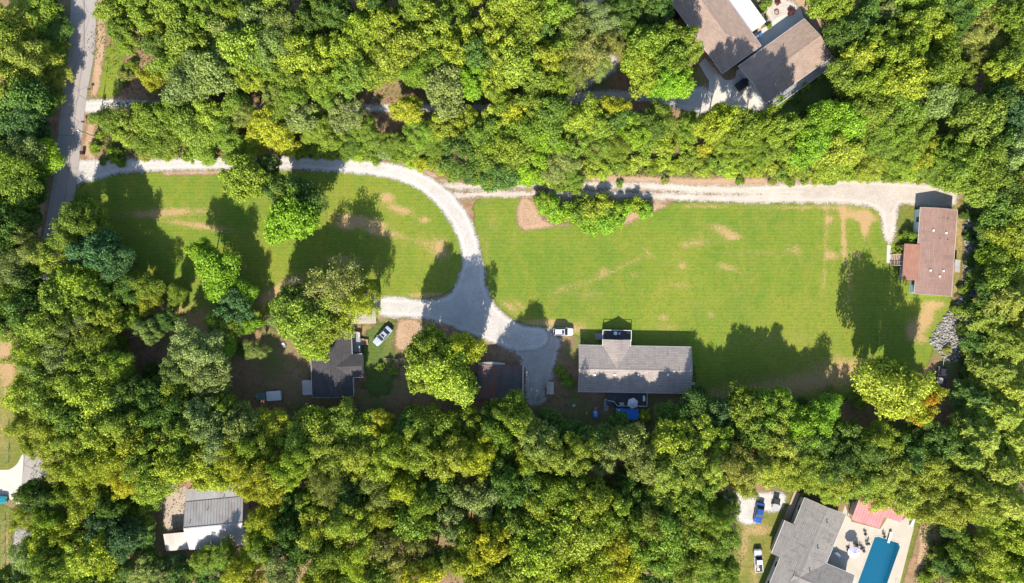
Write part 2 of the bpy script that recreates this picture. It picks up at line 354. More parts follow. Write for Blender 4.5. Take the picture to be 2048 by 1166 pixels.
sheet('lawn', [poly([(1545,215),(1560,190),(1600,165),(1660,135),(1690,190),(1640,235),(1580,240)]), poly([(1640,60),(1700,30),(1720,110),(1690,150),(1665,120)])], 0.003, M['grass_dark'],
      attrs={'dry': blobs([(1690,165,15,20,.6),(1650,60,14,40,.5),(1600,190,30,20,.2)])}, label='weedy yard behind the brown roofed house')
sheet('verge', [stroke([(206,-60,9),(203,60,10),(196,140,9),(188,188,7)]), stroke([(183,250,8),(176,300,10),(185,318,8)]), poly([(1190,350),(1300,352),(1420,356),(1560,352),(1640,350),(1660,366),(1560,378),(1400,376),(1200,368)]), stroke([(880,362,5),(930,372,7),(990,362,6),(1060,364,5)]),
      poly([(1040,400),(1060,398),(1076,420),(1090,442),(1140,450),(1072,458),(1048,462),(1034,440)]), poly([(1225,445),(1290,412),(1345,405),(1300,428),(1240,452)]), stroke([(1075,398,5),(1200,398,8),(1330,402,5)]),
      poly([(1850,1020),(1890,1035),(1880,1090),(1850,1180),(1815,1240),(1830,1150),(1838,1080)]), stroke([(330,346,4),(440,345,6),(520,352,5)]), stroke([(500,338,4),(640,318,3),(700,312,3),(790,320,4),(870,352,6)]),
      stroke([(88,380,12),(70,470,12),(62,540,10)]), poly([(800,640),(840,645),(850,670),(810,700),(790,690)])], 0.006, M['dirt'], attrs={}, label='bare orange dirt along drive and road')
drive = stroke([(140,345,26),(165,343,24),(200,338,19),(240,333,13.5),(320,330,12.5),(440,327,12.5),(560,326,13),(660,329,14),(740,335,15),(800,346,16),(850,367,17),(890,400,19),(920,440,19),(939,490,19),(947,545,19)])
junction = poly([(929,525),(965,525),(972,572),(994,614),(1042,648),(1092,658),(1098,684),(1075,700),(1034,702),(980,684),(930,664),(850,638),(755,630),(752,594),(860,599),(904,582)])
sheet('gravel_yard', [poly([(1000,672),(1060,660),(1112,664),(1122,690),(1112,730),(1096,775),(1088,806),(1056,808),(1046,760),(1040,720)])], 0.0095, M['loose'], attrs={}, label='loose gravel and dirt patch between rusty shed and grey house')
sheet('gravel_drive', [drive, junction], 0.012, M['gravel'], attrs={}, label='pale gravel drive curving through the lawn')
rutA = stroke([(890,372,7),(980,372,7),(1080,369,6),(1180,370,7),(1300,373,8),(1420,379,9),(1520,381,11),(1640,378,14)])
rutB = stroke([(900,392,6),(980,388,7),(1080,388,6),(1180,388,7),(1300,391,7),(1420,396,8),(1520,396,10),(1640,394,12)])
lot = poly([(1600,376),(1690,358),(1780,362),(1880,370),(1914,384),(1910,408),(1880,416),(1830,410),(1798,414),(1792,462),(1779,488),(1766,470),(1755,422),(1700,408),(1600,404)])
sheet('gravel_track', [rutA, rutB, lot], 0.008, M['track'], attrs={}, label='two-rut gravel track widening to a parking lot')
sheet('shaded_drive', [stroke([(165,212,12),(190,212,13),(250,208,9),(400,212,6),(600,216,6),(760,216,8),(950,215,8),(1060,212,9),(1150,195,12),(1250,190,9),(1340,200,14),(1400,200,28)]), poly([(1165,140),(1220,110),(1236,135),(1195,165),(1160,180),(1145,165)])], 0.010, M['gravel'], attrs={}, label='gravel drive hidden under the upper trees')
sheet('gravel_parking', [poly([(1440,985),(1480,985),(1540,985),(1570,990),(1560,1020),(1525,1025),(1510,1045),(1490,1050),(1470,1030)]), poly([(1640,960),(1700,955),(1700,985),(1650,990)])], 0.010, M['gravel'], attrs={}, label='grey gravel parking by the lower house')
sheet('road', [stroke([(178,-140,27),(168,0,26),(163,100,26),(150,180,25),(140,270,24),(132,343,24),(122,410,24),(108,490,24),(98,560,24),(92,640,24),(87,720,24),(84,800,24),(76,890,24),(69,950,24),(60,1020,24),(50,1090,24),(40,1166,24),(25,1300,24)])], 0.016, M['road'], cell=3.0, margin=5, attrs={}, label='worn two lane asphalt road')
sheet('concrete_apron', [poly([(-140,945),(0,940),(20,938),(34,928),(47,908),(44,960),(40,1000),(36,1012),(20,998),(0,995),(-140,1000)])], 0.020, M['concrete'], cell=2.5, margin=4, attrs={}, label='flared concrete driveway mouth left of the road')
sheet('concrete_drive', [poly([(1418,160),(1422,140),(1440,150),(1452,160),(1470,156),(1480,140),(1545,205),(1530,225),(1490,235),(1430,225),(1418,200)]), poly([(1398,128),(1410,115),(1440,150),(1425,165),(1415,158)], False)], 0.014, M['concrete'], cell=2.5, margin=4, attrs={}, label='pale concrete drive of the brown roofed house')
sheet('concrete_patio', [poly([(1500,72),(1536,50),(1552,36),(1600,14),(1610,40),(1520,108),(1490,95)], False)], 0.014, M['concrete'], cell=2.5, margin=4, attrs={}, label='patio between the wings of the brown roofed house')
sheet('gravel_terrace', [poly([(1528,-40),(1560,-10),(1582,2),(1598,16),(1590,28),(1560,44),(1545,48),(1536,36),(1526,10)])], 0.012, M['track'], cell=3, attrs={}, label='curved gravel terrace with fire pit')
sheet('bare_yard', [poly([(1560,-60),(1640,-60),(1650,10),(1640,60),(1660,120),(1650,100),(1612,35),(1590,5)])], 0.008, M['dirt'], cell=4, attrs={}, label='bare orange yard behind the terrace')
sheet('concrete_pad', [poly([(324,982),(372,972),(376,1060),(334,1064),(326,1040)], False), poly([(330,985),(332,960),(345,950),(352,985)])], 0.010, M['pad'], cell=2.5, margin=4, attrs={}, label='brown concrete pad beside the metal barn')
sheet('garden_path', [poly([(1774,490),(1782,490),(1783,515),(1788,516),(1788,527),(1773,526)], False)], 0.012, M['concrete'], cell=2, margin=3, attrs={}, label='short concrete path to the mobile home steps')
# ------------------------------------------------------------------ foliage
def mat_leaf():
    t = NT('leaves'); oi = t.n('ObjectInfo', out=None); col = oi.outputs['Color']; al = oi.outputs['Alpha']
    rnd = t.attr('rnd'); tint = t.attr('tint')
    f = t.math('ADD', t.math('MULTIPLY', rnd, 0.95), 0.52)
    c = t.mix(1.0, col, t.n('CombineColor', {0: f, 1: f, 2: f}), 'MULTIPLY')
    c = t.mix(t.math('MULTIPLY', t.ramp(tint, 0.2, 1.0), 0.5), c, t.mix(1.0, c, (1.25, 1.20, 0.85), 'MULTIPLY'))
    au = t.math('MULTIPLY', t.math('SUBTRACT', 1.0, al), t.ramp(tint, 0.55, 0.75))
    c = t.mix(au, c, t.mix(rnd, (0.42, 0.17, 0.025), (0.45, 0.30, 0.02)))
    d = t.n('BsdfDiffuse', {'Color': c}); tr = t.n('BsdfTranslucent', {'Color': t.mix(1.0, c, (1.25, 1.15, 0.5), 'MULTIPLY')})
    gl = t.n('BsdfGlossy', {'Color': (0.8, 0.85, 0.9), 'Roughness': 0.6})
    sh = t.n('MixShader', {0: 0.27, 1: d, 2: tr}); sh = t.n('MixShader', {0: 0.014, 1: sh, 2: gl})
    return t.out(sh)
M['leaf'] = mat_leaf()
M['bark'] = plain('bark', (0.17, 0.13, 0.10), 0.95, 0, 0.35, 2.0, 0.1, 0.6)
M['bark_pale'] = plain('pale_bark', (0.42, 0.37, 0.30), 0.9, 0, 0.25, 2.0, 0.1, 0.4)

def leaf_mesh(name, P, Nn, L, W, rnd, tint, axis=None):
    """one small rhombic leaf spray for each point: P places, Nn normals"""
    n = len(P); Nn = Nn / np.maximum(np.linalg.norm(Nn, axis=1, keepdims=True), 1e-6)
    T = RNG.normal(size=(n, 3)) if axis is None else axis + RNG.normal(size=(n, 3)) * 0.35
    T -= (T * Nn).sum(1, keepdims=True) * Nn; T /= np.maximum(np.linalg.norm(T, axis=1, keepdims=True), 1e-6)
    B = np.cross(Nn, T); L = L * (0.65 + 0.7 * RNG.random((n, 1))); W = W * (0.65 + 0.7 * RNG.random((n, 1)))
    sag = Nn * L * 0.18
    V = np.stack([P - T * L * .5 - sag, P + B * W * .5 + T * L * (RNG.random((n, 1)) - .5) * .4, P + T * L * .5 - sag, P - B * W * .5], 1).reshape(-1, 3)
    me = mesh_np(name, V, np.arange(n * 4).reshape(n, 4))
    for k, v in (('rnd', rnd), ('tint', tint)):
        a = me.attributes.new(k, 'FLOAT', 'FACE'); a.data.foreach_set('value', v.astype(np.float32))
    me.materials.append(M['leaf']); return me

def unit(n): v = RNG.normal(size=(n, 3)); return v / np.linalg.norm(v, axis=1, keepdims=True)

def crown_broad(name, R=6.0, zc=8.6, flat=0.78, nclump=75, rc=1.35, per=190, L=.46, W=.34, gap=0.8, holes=0.0, lob=0.22):
    ph = RNG.random(4) * 6.28; cs = []
    tries = 0
    while len(cs) < nclump and tries < 6000:
        tries += 1
        d = unit(1)[0]
        if d[2] < -0.35: continue
        az = math.atan2(d[1], d[0]); lobe = 1 + lob * (math.sin(2*az + ph[0]) * .5 + math.sin(3*az + ph[1]) * .6 + math.sin(5*az + ph[2]) * .4)
        rr = (0.35 + 0.65 * RNG.random() ** 0.45) * R * 0.86 * lobe
        c = np.array([d[0]*rr, d[1]*rr, d[2]*rr*flat + zc + RNG.normal() * .35])
        if holes and math.sin(3.1*c[0]/R*2 + ph[3]) * math.sin(2.7*c[1]/R*2 + ph[0]) > 1 - holes: continue
        if all(np.linalg.norm(c - q) > gap * rc for q in cs): cs.append(c)
    P, Nn, rnd, tint = [], [], [], []; mid = np.array([0, 0, zc - 1.5])
    for c in cs:
        r = rc * (0.65 + 0.7 * RNG.random()); k = int(per * (r / rc) ** 2)
        o = (c - mid) / np.linalg.norm(c - mid); d = unit(k); d = d + o * 0.35 + np.array([0, 0, .25]); d /= np.linalg.norm(d, axis=1, keepdims=True)
        rad = r * (0.42 + 0.66 * RNG.random((k, 1)) ** .7) * (1 + .3 * np.sin(d[:, :1] * 7 + c[0]) * np.sin(d[:, 1:2] * 7 + c[1]))
        P.append(c + d * rad * np.array([1.1, 1.1, .8])); Nn.append(d * .7 + np.array([0, 0, .42]) + RNG.normal(size=(k, 3)) * .55)
        rnd.append(RNG.random(k)); tint.append(np.full(k, RNG.random()))
    return leaf_mesh(name, np.concatenate(P), np.concatenate(Nn), L, W, np.concatenate(rnd), np.concatenate(tint)), cs

def crown_pine(name, R=5.0, z0=6.0, ztop=17.0, nb=85, per=150, droop=.18, L=.62, W=.16):
    P, Nn, rnd, tint, ax, tips = [], [], [], [], [], []
    for b in range(nb):
        u = (b + RNG.random()) / nb; z = z0 + (ztop - z0) * u; az = b * 2.4 + RNG.normal() * .3
        ln = R * (1 - u) ** .62 * (0.72 + .42 * RNG.random()) + .5; k = int(per * (ln / R + .12))
        s = RNG.random(k) ** .6; wdt = (.20 + .32 * np.sin(np.pi * np.clip(s, .05, 1))) * ln * .55
        dirv = np.array([math.cos(az), math.sin(az), 0]); side = np.array([-dirv[1], dirv[0], 0]); sd = RNG.normal(size=k) * .5
        zz = z + ln * (s * .25 - s * s * (.25 + droop)) + RNG.normal(size=k) * .16 - np.abs(sd) * .2
        p = dirv * (s * ln)[:, None] + side * (sd * wdt)[:, None]; p[:, 2] = zz
        P.append(p); Nn.append(np.array([0, 0, 1.0]) + RNG.normal(size=(k, 3)) * .45 + dirv * .25); ax.append(dirv * .8 + side * (np.sign(sd) * .7)[:, None] + np.zeros((k, 3)))
        rnd.append(RNG.random(k)); tint.append(np.full(k, RNG.random() * .8)); tips.append((az, ln, z))
    return leaf_mesh(name, np.concatenate(P), np.concatenate(Nn), L, W, np.concatenate(rnd), np.concatenate(tint), np.concatenate(ax)), tips

def trunk_broad(name, cs, zc, pale=False, nlimb=12, r0=.30):
    m = MB(); random.seed(len(cs)); sway = random.uniform(-.5, .5)
    m.path([(0,0,-.1),(0,0,.4),(sway*.3,.1,zc*.35),(sway*.6,.2,zc*.65),(sway,.1,zc*.95)], [r0*1.5, r0*1.05, r0*.85, r0*.65, r0*.3], 8)
    for c in random.sample(cs, min(nlimb, len(cs))):
        h = random.uniform(.42, .82) * zc; b = Vector((sway * h / zc, .1, h)); e = Vector(c); md = b.lerp(e, .55) + Vector((random.uniform(-.4,.4), random.uniform(-.4,.4), random.uniform(.1,.7)))
        m.path([b, md, e], [r0*.42, r0*.27, r0*.08], 5)
        for q in range(2):
            e2 = e + Vector((random.uniform(-1.3,1.3), random.uniform(-1.3,1.3), random.uniform(-.2,1.1))); m.path([md.lerp(e, .4), e2], [r0*.16, r0*.04], 4)
    me_o = m.build(name, M['bark_pale' if pale else 'bark'], None, smooth=True); me = me_o.data; bpy.data.objects.remove(me_o); return me
def trunk_pine(name, tips, ztop):
    m = MB(); m.path([(0,0,-.1),(0,0,.5),(.05,0,ztop*.5),(0,.05,ztop*.98)], [.34,.26,.19,.04], 8)
    for az, ln, z in tips[::3]:
        d = Vector((math.cos(az), math.sin(az), 0)); m.path([(0,0,z), d*ln*.5+Vector((0,0,z+ln*.07)), d*ln*.92+Vector((0,0,z-ln*.12))], [.07,.04,.012], 4)
    me_o = m.build(name, M['bark'], None, smooth=True); me = me_o.data; bpy.data.objects.remove(me_o); return me

PROTO = {}
def reg(kind, crown, trunk, R, zvis, ztop): PROTO.setdefault(kind, []).append((crown, trunk, R, zvis, ztop))
for i in range(7):                                     # round leafy crowns
    R = 6.0; cr, cs = crown_broad('crown', nclump=58 + 6*(i % 3), rc=1.12 + .12*(i % 4), gap=.92, holes=.10*(i % 4), per=int(190 + 25*(i % 3)), lob=.18 + .05*(i % 4), L=.40 + .03*(i % 3), W=.31, flat=.74 + .06*(i % 3))
    reg('b', cr, trunk_broad('trunk', cs, 8.6), 6.2, 10.6, 13.6)
for i in range(3):                                     # fine, loose crowns
    cr, cs = crown_broad('crown', nclump=100, rc=1.05, per=150, L=.38, W=.2, gap=.85, holes=.2, lob=.3)
    reg('f', cr, trunk_broad('trunk', cs, 8.6), 6.2, 10.4, 13.4)
for i in range(2):                                     # thin crowns that show their branches
    cr, cs = crown_broad('crown', nclump=70, rc=1.15, per=130, L=.33, W=.19, gap=1.0, holes=.5, lob=.35)
    reg('t', cr, trunk_broad('trunk', cs, 8.6, True, 34, .26), 6.2, 10.0, 13.2)
for i in range(4):
    cr, tips = crown_pine('crown', nb=80 + 8*i, droop=.15 + .05*i)
    reg('p', cr, trunk_pine('trunk', tips, 17.0), 5.0, 12.5, 17.0)
for i in range(4):                                     # shrubs, kept low
    cr, cs = crown_broad('crown', R=2.2, zc=1.25, flat=.6, nclump=34, rc=.62, per=105, L=.3, W=.22, gap=.6, lob=.3)
    reg('s', cr, trunk_broad('stem', cs, 1.2, False, 8, .07), 2.3, 1.6, 2.9)
cr, cs = crown_broad('crown', nclump=4, rc=.5, per=10); deadtr = trunk_broad('trunk', [np.array([math.cos(a)*r, math.sin(a)*r, 9 + z]) for a, r, z in [(i*1.1, 1.5 + (i*37 % 25)/9, (i*53 % 30)/10) for i in range(26)]], 9.0, True, 26, .2)

COL = {'G': (0.172, 0.248, 0.026), 'D': (0.092, 0.162, 0.026), 'L': (0.252, 0.322, 0.03), 'Y': (0.312, 0.342, 0.025), 'S': (0.195, 0.25, 0.066), 'O': (0.215, 0.24, 0.048), 'P': (0.262, 0.318, 0.04), 'B': (0.182, 0.315, 0.02), 'V': (0.072, 0.146, 0.044)}  # D: dark species, and crowns whose shade is put into the leaf colour
CNAME = {'G': 'green', 'D': 'dark green', 'L': 'light green', 'Y': 'yellow-green', 'S': 'grey-green', 'O': 'olive', 'P': 'olive green', 'B': 'vivid green', 'V': 'blue-green'}
KIND = {'b': ('leafy_tree', 'leafy tree'), 'f': ('fine_leaved_tree', 'fine-leaved tree'), 't': ('thin_tree', 'thin-crowned tree'), 'p': ('pine_tree', 'feathery pine'), 's': ('shrub', 'shrub')}

# px, py of the crown as the photograph shows it, radius in px, kind+colour, height in metres (0 = by size)
TREES = '''
20 35 46 pP 13;66 22 38 bG 8;100 66 34 bD 5;25 108 52 fP 13;66 118 44 fP 8;100 146 36 fP 5;34 195 50 bD 13;76 205 36 bD 6;15 245 46 bV 13;64 262 34 bV 6;20 305 50 fS 12;82 318 36 bB 6.5;50 296 30 bL 9;28 355 42 bD 11;60 376 32 bD 6;12 400 44 bG 12;45 425 34 bD 7;-15 160 50 fP;-10 330 46 bG;-30 60 50 bG;-30 430 44 bD;98 20 28 bD 5;100 190 24 bG 4;80 285 24 bD 5;112 105 24 bG 4.5
18 470 40 bD;58 500 40 fO;22 530 44 tS;95 512 36 fP;45 560 34 bD;8 590 40 bG;35 625 44 bD;-20 520 44 bD;-25 640 44 bG
145 452 50 fG;172 428 30 bG;185 500 46 bV;222 520 34 bV;150 560 44 bL;118 605 46 bG;180 595 40 bG;70 655 50 fL;110 660 46 fG;192 648 36 bL;205 622 26 bL;150 650 38 fS;60 705 44 fL;115 715 44 fS;165 700 38 bG;178 740 40 bG;228 735 32 bL;80 760 46 bG;130 765 44 fG;45 800 44 fL;90 820 44 fP;225 765 34 bG;190 800 50 bL;140 830 46 bG;245 790 40 bD
290 572 28 bG 9;292 598 24 bY 7;430 545 48 bB 11;402 505 26 bB 10;462 612 38 bV 10;442 655 34 bG 9;485 590 26 bB 8;388 700 52 fS 14;412 745 46 fS 13;352 742 36 fS 12;330 640 24 bD 7;238 578 34 bD 10;292 660 26 fS 9;500 648 22 bB 7;445 692 26 bB 8;255 640 26 bG 8;350 590 20 bG 6;510 700 22 tS 8;470 650 26 bD 7
485 355 46 bL 13;560 385 40 bD 14;582 430 54 bB 15;535 330 26 bD 9;610 395 36 bD 13
668 575 58 tO 15;612 640 58 bG 15;650 660 40 bL 14;582 610 42 bG 13;700 610 42 tY 13;735 602 32 tY 11;630 690 32 bL 11;560 640 26 tS 10
885 742 56 bL 18;856 704 44 bG 17;908 756 36 bY 14;936 697 30 bY 15;850 755 40 bL 13;930 770 28 bG 8
540 855 42 fY 11;630 862 50 bL 11;690 850 44 fG 10;740 870 44 bL 10;595 905 50 fL 13;660 920 46 fP 13;722 915 44 fP 13;780 915 48 fL 16;840 905 46 fP 16;905 920 48 fP 16;955 915 44 fY 16;1000 870 38 bG 15;760 850 30 bY 11;870 850 38 bG 12;930 850 36 bG 12;815 855 30 bD 11;530 955 52 fY 17;572 940 42 fL 17;985 830 26 bD 12;1022 815 30 bG 16
650 972 32 tO 14;760 985 38 fO 15;815 975 40 bY 15;848 1000 36 bG 15;880 975 36 bD 14;955 995 48 bS 16;905 1050 44 bS 16;935 1075 36 bL 15;700 1050 54 fL 16;638 1062 46 fL 16;755 1035 36 bL 15;775 1105 44 fO 16;712 1122 40 bL 15;655 1115 40 bG 15;560 1132 46 fS 16;600 1100 34 bD 14;945 1115 44 bY 16;978 1085 40 bY 16;905 1125 36 fO 15;1000 1140 40 bG 15;865 1120 34 bD 14;530 1045 32 bY 14;570 1060 34 bD 14;590 1010 36 bD 14;525 1095 34 bG 14;620 1010 30 bG 14;690 1000 30 bD 14;730 975 26 bD 13;820 1050 40 bG 15;840 1090 36 fO 15;1010 960 36 bD 15;1010 1040 36 bG 15;760 1155 40 bG 15;640 1160 40 bL 15;840 1160 40 bY 15;700 1175 40 bG 15;960 1170 40 bL 15
60 850 44 fL 15;105 870 44 fL 15;150 885 44 fP 15;70 890 30 fL 12;200 870 46 bL 16;250 860 44 fP 16;110 915 40 fP 14;165 930 42 fL 16;215 925 44 fY 16;265 915 46 bY 16;310 895 42 bL 16;295 955 50 fL 17;345 930 44 bL 16;252 965 34 fY 15;360 870 40 bG 15;400 835 42 bS 15;330 830 38 bD 14;430 880 46 fS 15;475 850 40 bS 14;390 915 46 bL 13;425 945 38 bL 12;470 920 46 fY 15;495 975 34 fY 15;440 815 30 bG 12;300 800 40 bD 13;345 795 34 bG 12;270 815 36 bG 13;510 905 40 fL 15;405 962 24 bL 9
165 1000 34 bY 13;128 990 30 bG 12;60 985 28 bD 12;85 1000 30 bD 12;48 1035 30 fP 11;95 1040 32 bG 13;80 1088 34 bY 12;120 1065 34 bL 13;200 1050 44 bV 13;245 1075 38 bV 12;215 1010 34 bD 13;268 1035 36 bG 7;296 1000 26 bG 7;280 1078 30 bD 5;150 1110 46 bL 14;195 1115 36 bL 14;55 1130 40 fS 13;100 1140 40 bG 14;145 1155 40 bG 14;225 1150 34 bD 9;265 1145 30 bS 7;296 1122 28 bD 4.5;346 1134 28 bV 4;408 1126 32 fG 8;452 1116 32 fG 10;508 1108 34 bY 11;484 1154 40 fY 13;430 1152 36 bD 8;368 1164 36 bD 7;518 1060 28 bG 10;318 1162 32 bS 6;20 1175 40 bG 12;190 1180 40 bG 13
1040 845 34 bG 18;1075 880 40 bS 18;1060 920 40 fL 15;1115 915 44 fP 17;1165 905 42 fP 15.5;1130 870 32 bD 11;1190 885 34 bD 14;1215 905 40 fO 14.5;1265 885 40 bO 14;1295 935 44 fO 15;1335 955 46 fP 15;1345 885 46 bL 14.5;1392 870 44 bL 13;1370 915 42 bG 14;1430 885 44 bL 13;1415 950 48 fP 15;1470 930 46 fO 15;1395 825 40 bD 11;1345 835 30 bD 10;1455 835 42 bV 11;1490 815 40 bG 12;1515 865 44 bG 13;1500 945 42 fP 14;1240 850 26 bD 9;1100 840 24 bD 8;1540 830 44 bG 12;1565 815 34 bG 12;1590 850 42 bB 12;1560 880 44 fP 13;1615 885 42 bD 12;1635 860 40 bB 12;1650 830 34 bB 11;1545 930 44 fL 13;1580 950 40 fL 12;1610 925 40 fG 12
1050 970 42 bD 14;1100 985 46 bG 15;1145 975 40 bG 15;1180 1000 54 bL 17;1225 1025 44 bL 17;1160 1040 50 bL 17;1085 1040 52 bL 16;1135 1085 54 bL 17;1075 1110 50 bL 16;1195 1085 48 bL 16;1035 1070 40 bG 15;1240 1090 40 bY 16;1260 1055 34 bG 15;1275 1010 32 bD 14;1250 970 30 bD 13;1300 990 34 bD 13;1345 1010 44 bG 14;1395 1000 44 fG 14;1380 1055 54 fG 15;1430 1040 40 fG 14;1425 1090 44 fG 14;1340 1090 46 bG 15;1365 1130 44 fG 15;1310 1150 38 bD 13;1250 1145 36 bY 15;1190 1145 46 bL 16;1120 1150 46 bL 16;1050 1150 44 bL 15;1290 1100 36 bG 15;1420 1140 44 fG 14;1455 1010 28 fG 12;1300 1050 36 bO 14;1460 1150 30 fG 12;1490 972 24 bO 10
1800 778 56 bL 21;1846 795 36 bY 16 a;1778 748 32 bG 17;1838 824 26 bY 14 a;1768 790 30 bY 14
1655 900 40 bD 11;1680 930 44 fD 12;1700 880 38 bD 11;1735 905 42 fD 12;1770 880 38 fG 12;1640 945 40 fG 11;1690 965 36 fP 11;1740 960 44 fG 12;1790 940 44 fP 13;1830 910 40 fD 13;1865 950 44 fP 14;1815 985 44 fP 13;1870 1005 44 fP 14;1905 970 46 fP 14;1770 985 36 fP 11;1748 972 28 fP 9;1920 1020 40 fP 14;1885 890 40 bD 12;1850 860 38 bD 11;1640 885 30 bG 10;1660 985 26 fL 8
1975 690 34 pD 8;1995 640 40 pP 10;2035 600 46 pP 16;1992 585 36 bD 9;2025 545 44 bG 12;2035 480 42 bL 12;2000 500 30 bB 9;2020 420 44 bD 12;1985 400 30 bD 9;1992 455 32 bD 9;2045 420 40 bG 14;2005 745 46 pP 12;2045 690 48 pP 16;1960 800 40 pD 10;2010 830 54 pP 15;1965 880 48 pP 13;2045 880 54 pP 17;2010 940 52 pP 17;1940 920 44 pP 14;1960 985 46 pP 16;2030 1010 50 pP 17;2045 780 50 pP 17;1985 1050 30 fL 11;2035 1075 44 bL 13;1995 1120 36 bL 12;2030 1135 42 bB 13;1930 1095 28 bG 7;1945 1140 32 bG 8;1912 1060 24 bD 6;1975 1010 36 fP 14;2060 1140 40 bL 14;2075 1050 44 bG 15;2085 930 48 pP 18;2080 650 50 pP 18;1935 850 32 bD 8;1965 1165 38 bL 10;1900 1135 24 bD 6;1968 540 22 bD 5;1965 620 24 bD 5;1965 740 26 pD 7;1985 770 36 pP 9
1682 10 34 bG 12;1772 20 24 bS 11;1735 45 36 bD 12;1765 75 38 bG 14;1728 110 42 bL 14;1702 140 32 bG 13;1790 110 42 bG 15;1845 45 44 bL 14;1880 68 42 bL 14;1830 90 34 bG 14;1815 155 42 bY 16;1775 160 42 bG 15;1740 170 40 bG 14;1885 135 44 bG 15;1850 120 38 bD 15;1865 190 44 bS 15;1810 205 40 bG 15;1760 215 40 bG 14;1968 240 52 bG 15;1920 215 30 bD 13;1935 200 26 bD 13;2010 200 40 bD 14;2040 230 40 bV 14;2010 140 34 bL 12;2030 165 30 bL 12;2035 110 34 bG 12;1955 70 42 fO 7;1990 30 42 fO 7;1945 115 34 fO 7;2005 80 34 fO 6;1920 40 32 bD 11;1800 30 30 bD 11;1700 60 34 bD 12;1925 150 30 bG 12;1910 5 34 bD 12;1960 -20 40 bG 12;2040 30 36 bG 12;2070 180 44 bG 14;1760 -20 40 bG 13;1850 -20 44 bG 14;1650 -25 40 bG 13
1425 245 32 bL 17;1452 232 32 bL 19;1530 240 28 bG 18;1495 250 34 bG 20;1572 252 32 bG 19;1640 245 40 bB 12;1700 240 40 bB 12;1625 285 40 bB 11;1680 295 42 bL 11;1740 230 30 bG 11;1590 290 32 bL 9;1795 250 40 bG 13;1840 260 36 bG 12;1760 285 38 fG 9;1850 300 32 bY 9;1810 310 38 fG 8;1905 300 36 bG 12;1945 320 42 bG 13;1985 335 42 bG 14;2025 310 40 bS 14;1915 350 34 bG 10;1880 340 34 fG 8;1960 375 34 bG 11;2020 365 36 bD 13;2060 350 40 bG 14;1740 320 36 fL 7;1660 325 34 bL 8;1550 290 34 fG 8;1470 285 34 fG 8;1520 300 32 fG 7;2005 280 36 bD 13
1100 228 44 bG 12;1062 205 38 bG 12;1050 258 38 bG 11;1022 295 42 bG 11;1090 278 38 bB 10;1066 328 38 bB 9;1120 325 38 fS 8;1170 228 34 bL 11;1200 250 32 bL 10;1232 215 28 bY 10;1270 258 34 bB 10;1245 235 26 bD 10;1330 238 30 bG 9;1150 285 32 bG 9;1195 290 34 fG 8;1240 290 32 fG 8;1300 245 28 bD 10;1030 225 34 bY 11;1000 345 34 bD 9;1145 350 24 fG 5;1380 250 30 bG 9
1020 10 36 bL 14;1062 25 36 bL 14;1050 72 44 bL 15;1028 122 42 bL 15;1100 112 38 bY 14;1092 60 34 bD 14;1072 152 34 bG 13;1150 55 40 fO 14;1202 45 42 tS 13;1170 105 44 tO 14;1215 85 32 fO 12;1145 140 36 tO 13;1200 125 26 tS 12;1288 90 44 bG 15;1330 75 40 bG 15;1335 120 44 bG 15;1285 135 40 bL 14;1355 160 36 bB 13;1375 85 34 fG 14;1330 165 30 bB 13;1245 20 34 bD 12;1290 20 38 bD 12;1260 55 26 bD 11;1110 20 34 bG 14;1130 90 30 bG 14;1320 20 32 bD 12
225 20 30 bG 11;238 55 28 bG 11;285 22 40 bG 13;308 50 34 bY 13;350 20 40 bG 13;372 72 44 bG 14;405 20 42 bG 14;448 60 42 bS 14;298 155 24 bY 9;345 120 36 bG 12;380 150 46 bS 14;428 138 40 bS 14;480 100 44 bL 14;500 150 34 bL 13;465 25 36 bG 13;320 85 32 bD 11;250 80 24 bG 8;505 30 42 bS 14;560 45 44 fS 15;545 92 40 fS 15;522 120 36 bG 14;595 110 40 bL 15;620 30 40 bD 14;670 25 36 bD 14;640 105 42 bL 15;690 95 42 bL 15;722 60 42 bL 15;700 145 44 bG 14;775 45 42 bL 15;798 95 44 bL 16;758 130 38 bG 14;850 50 42 bL 15;905 40 42 bG 15;920 85 38 bL 15;865 105 36 bG 14;888 170 44 bS 14;945 155 34 bB 14;980 55 44 bL 15;1000 105 36 bL 15;990 160 36 bL 13;950 110 32 bD 14;640 165 34 bG 12;590 155 30 bG 12;560 150 30 bG 12;830 140 34 bG 13;750 15 36 bD 14;990 15 32 bD 14;820 15 36 bG 14
240 -25 40 bG 13;340 -25 44 bG 14;440 -25 44 bG 14;540 -25 44 bG 14;640 -25 44 bG 14;740 -30 44 bL 14;840 -25 44 bL 14;940 -25 44 bL 14;1040 -30 44 bL 14;1130 -25 40 bG 14;1300 -30 40 bG 13
220 238 28 bG 9;252 258 34 bG 9;298 232 34 bG 10;335 222 32 bG 10;328 275 32 bG 8;372 250 38 bG 10;418 228 34 bL 10;448 268 34 fG 9;402 295 28 bG 6;288 280 28 bG 7;490 228 24 tO 10;538 258 44 fY 10;512 285 26 fY 8;570 285 26 fY 7;562 212 32 bG 10;600 232 38 bS 10;632 255 34 fG 8;690 225 36 bS 10;655 278 28 fG 6;732 262 30 fG 6;815 215 30 bY 10;842 262 34 fG 7;890 250 34 bL 9;932 238 30 bL 9;992 240 34 bL 10;870 290 24 fG 5;918 312 44 bD 9;968 268 34 bG 10;988 328 40 bG 9;780 285 24 fG 4;700 290 24 fG 4;470 300 26 bG 6;470 205 26 bG 10;590 190 24 bG 11;1005 205 28 bG 11;1122 172 28 bG 12;545 185 24 bS 11;660 195 22 bG 10;350 190 24 bG 10
'''
'''shrubs: px, py, radius px, colour, height'''
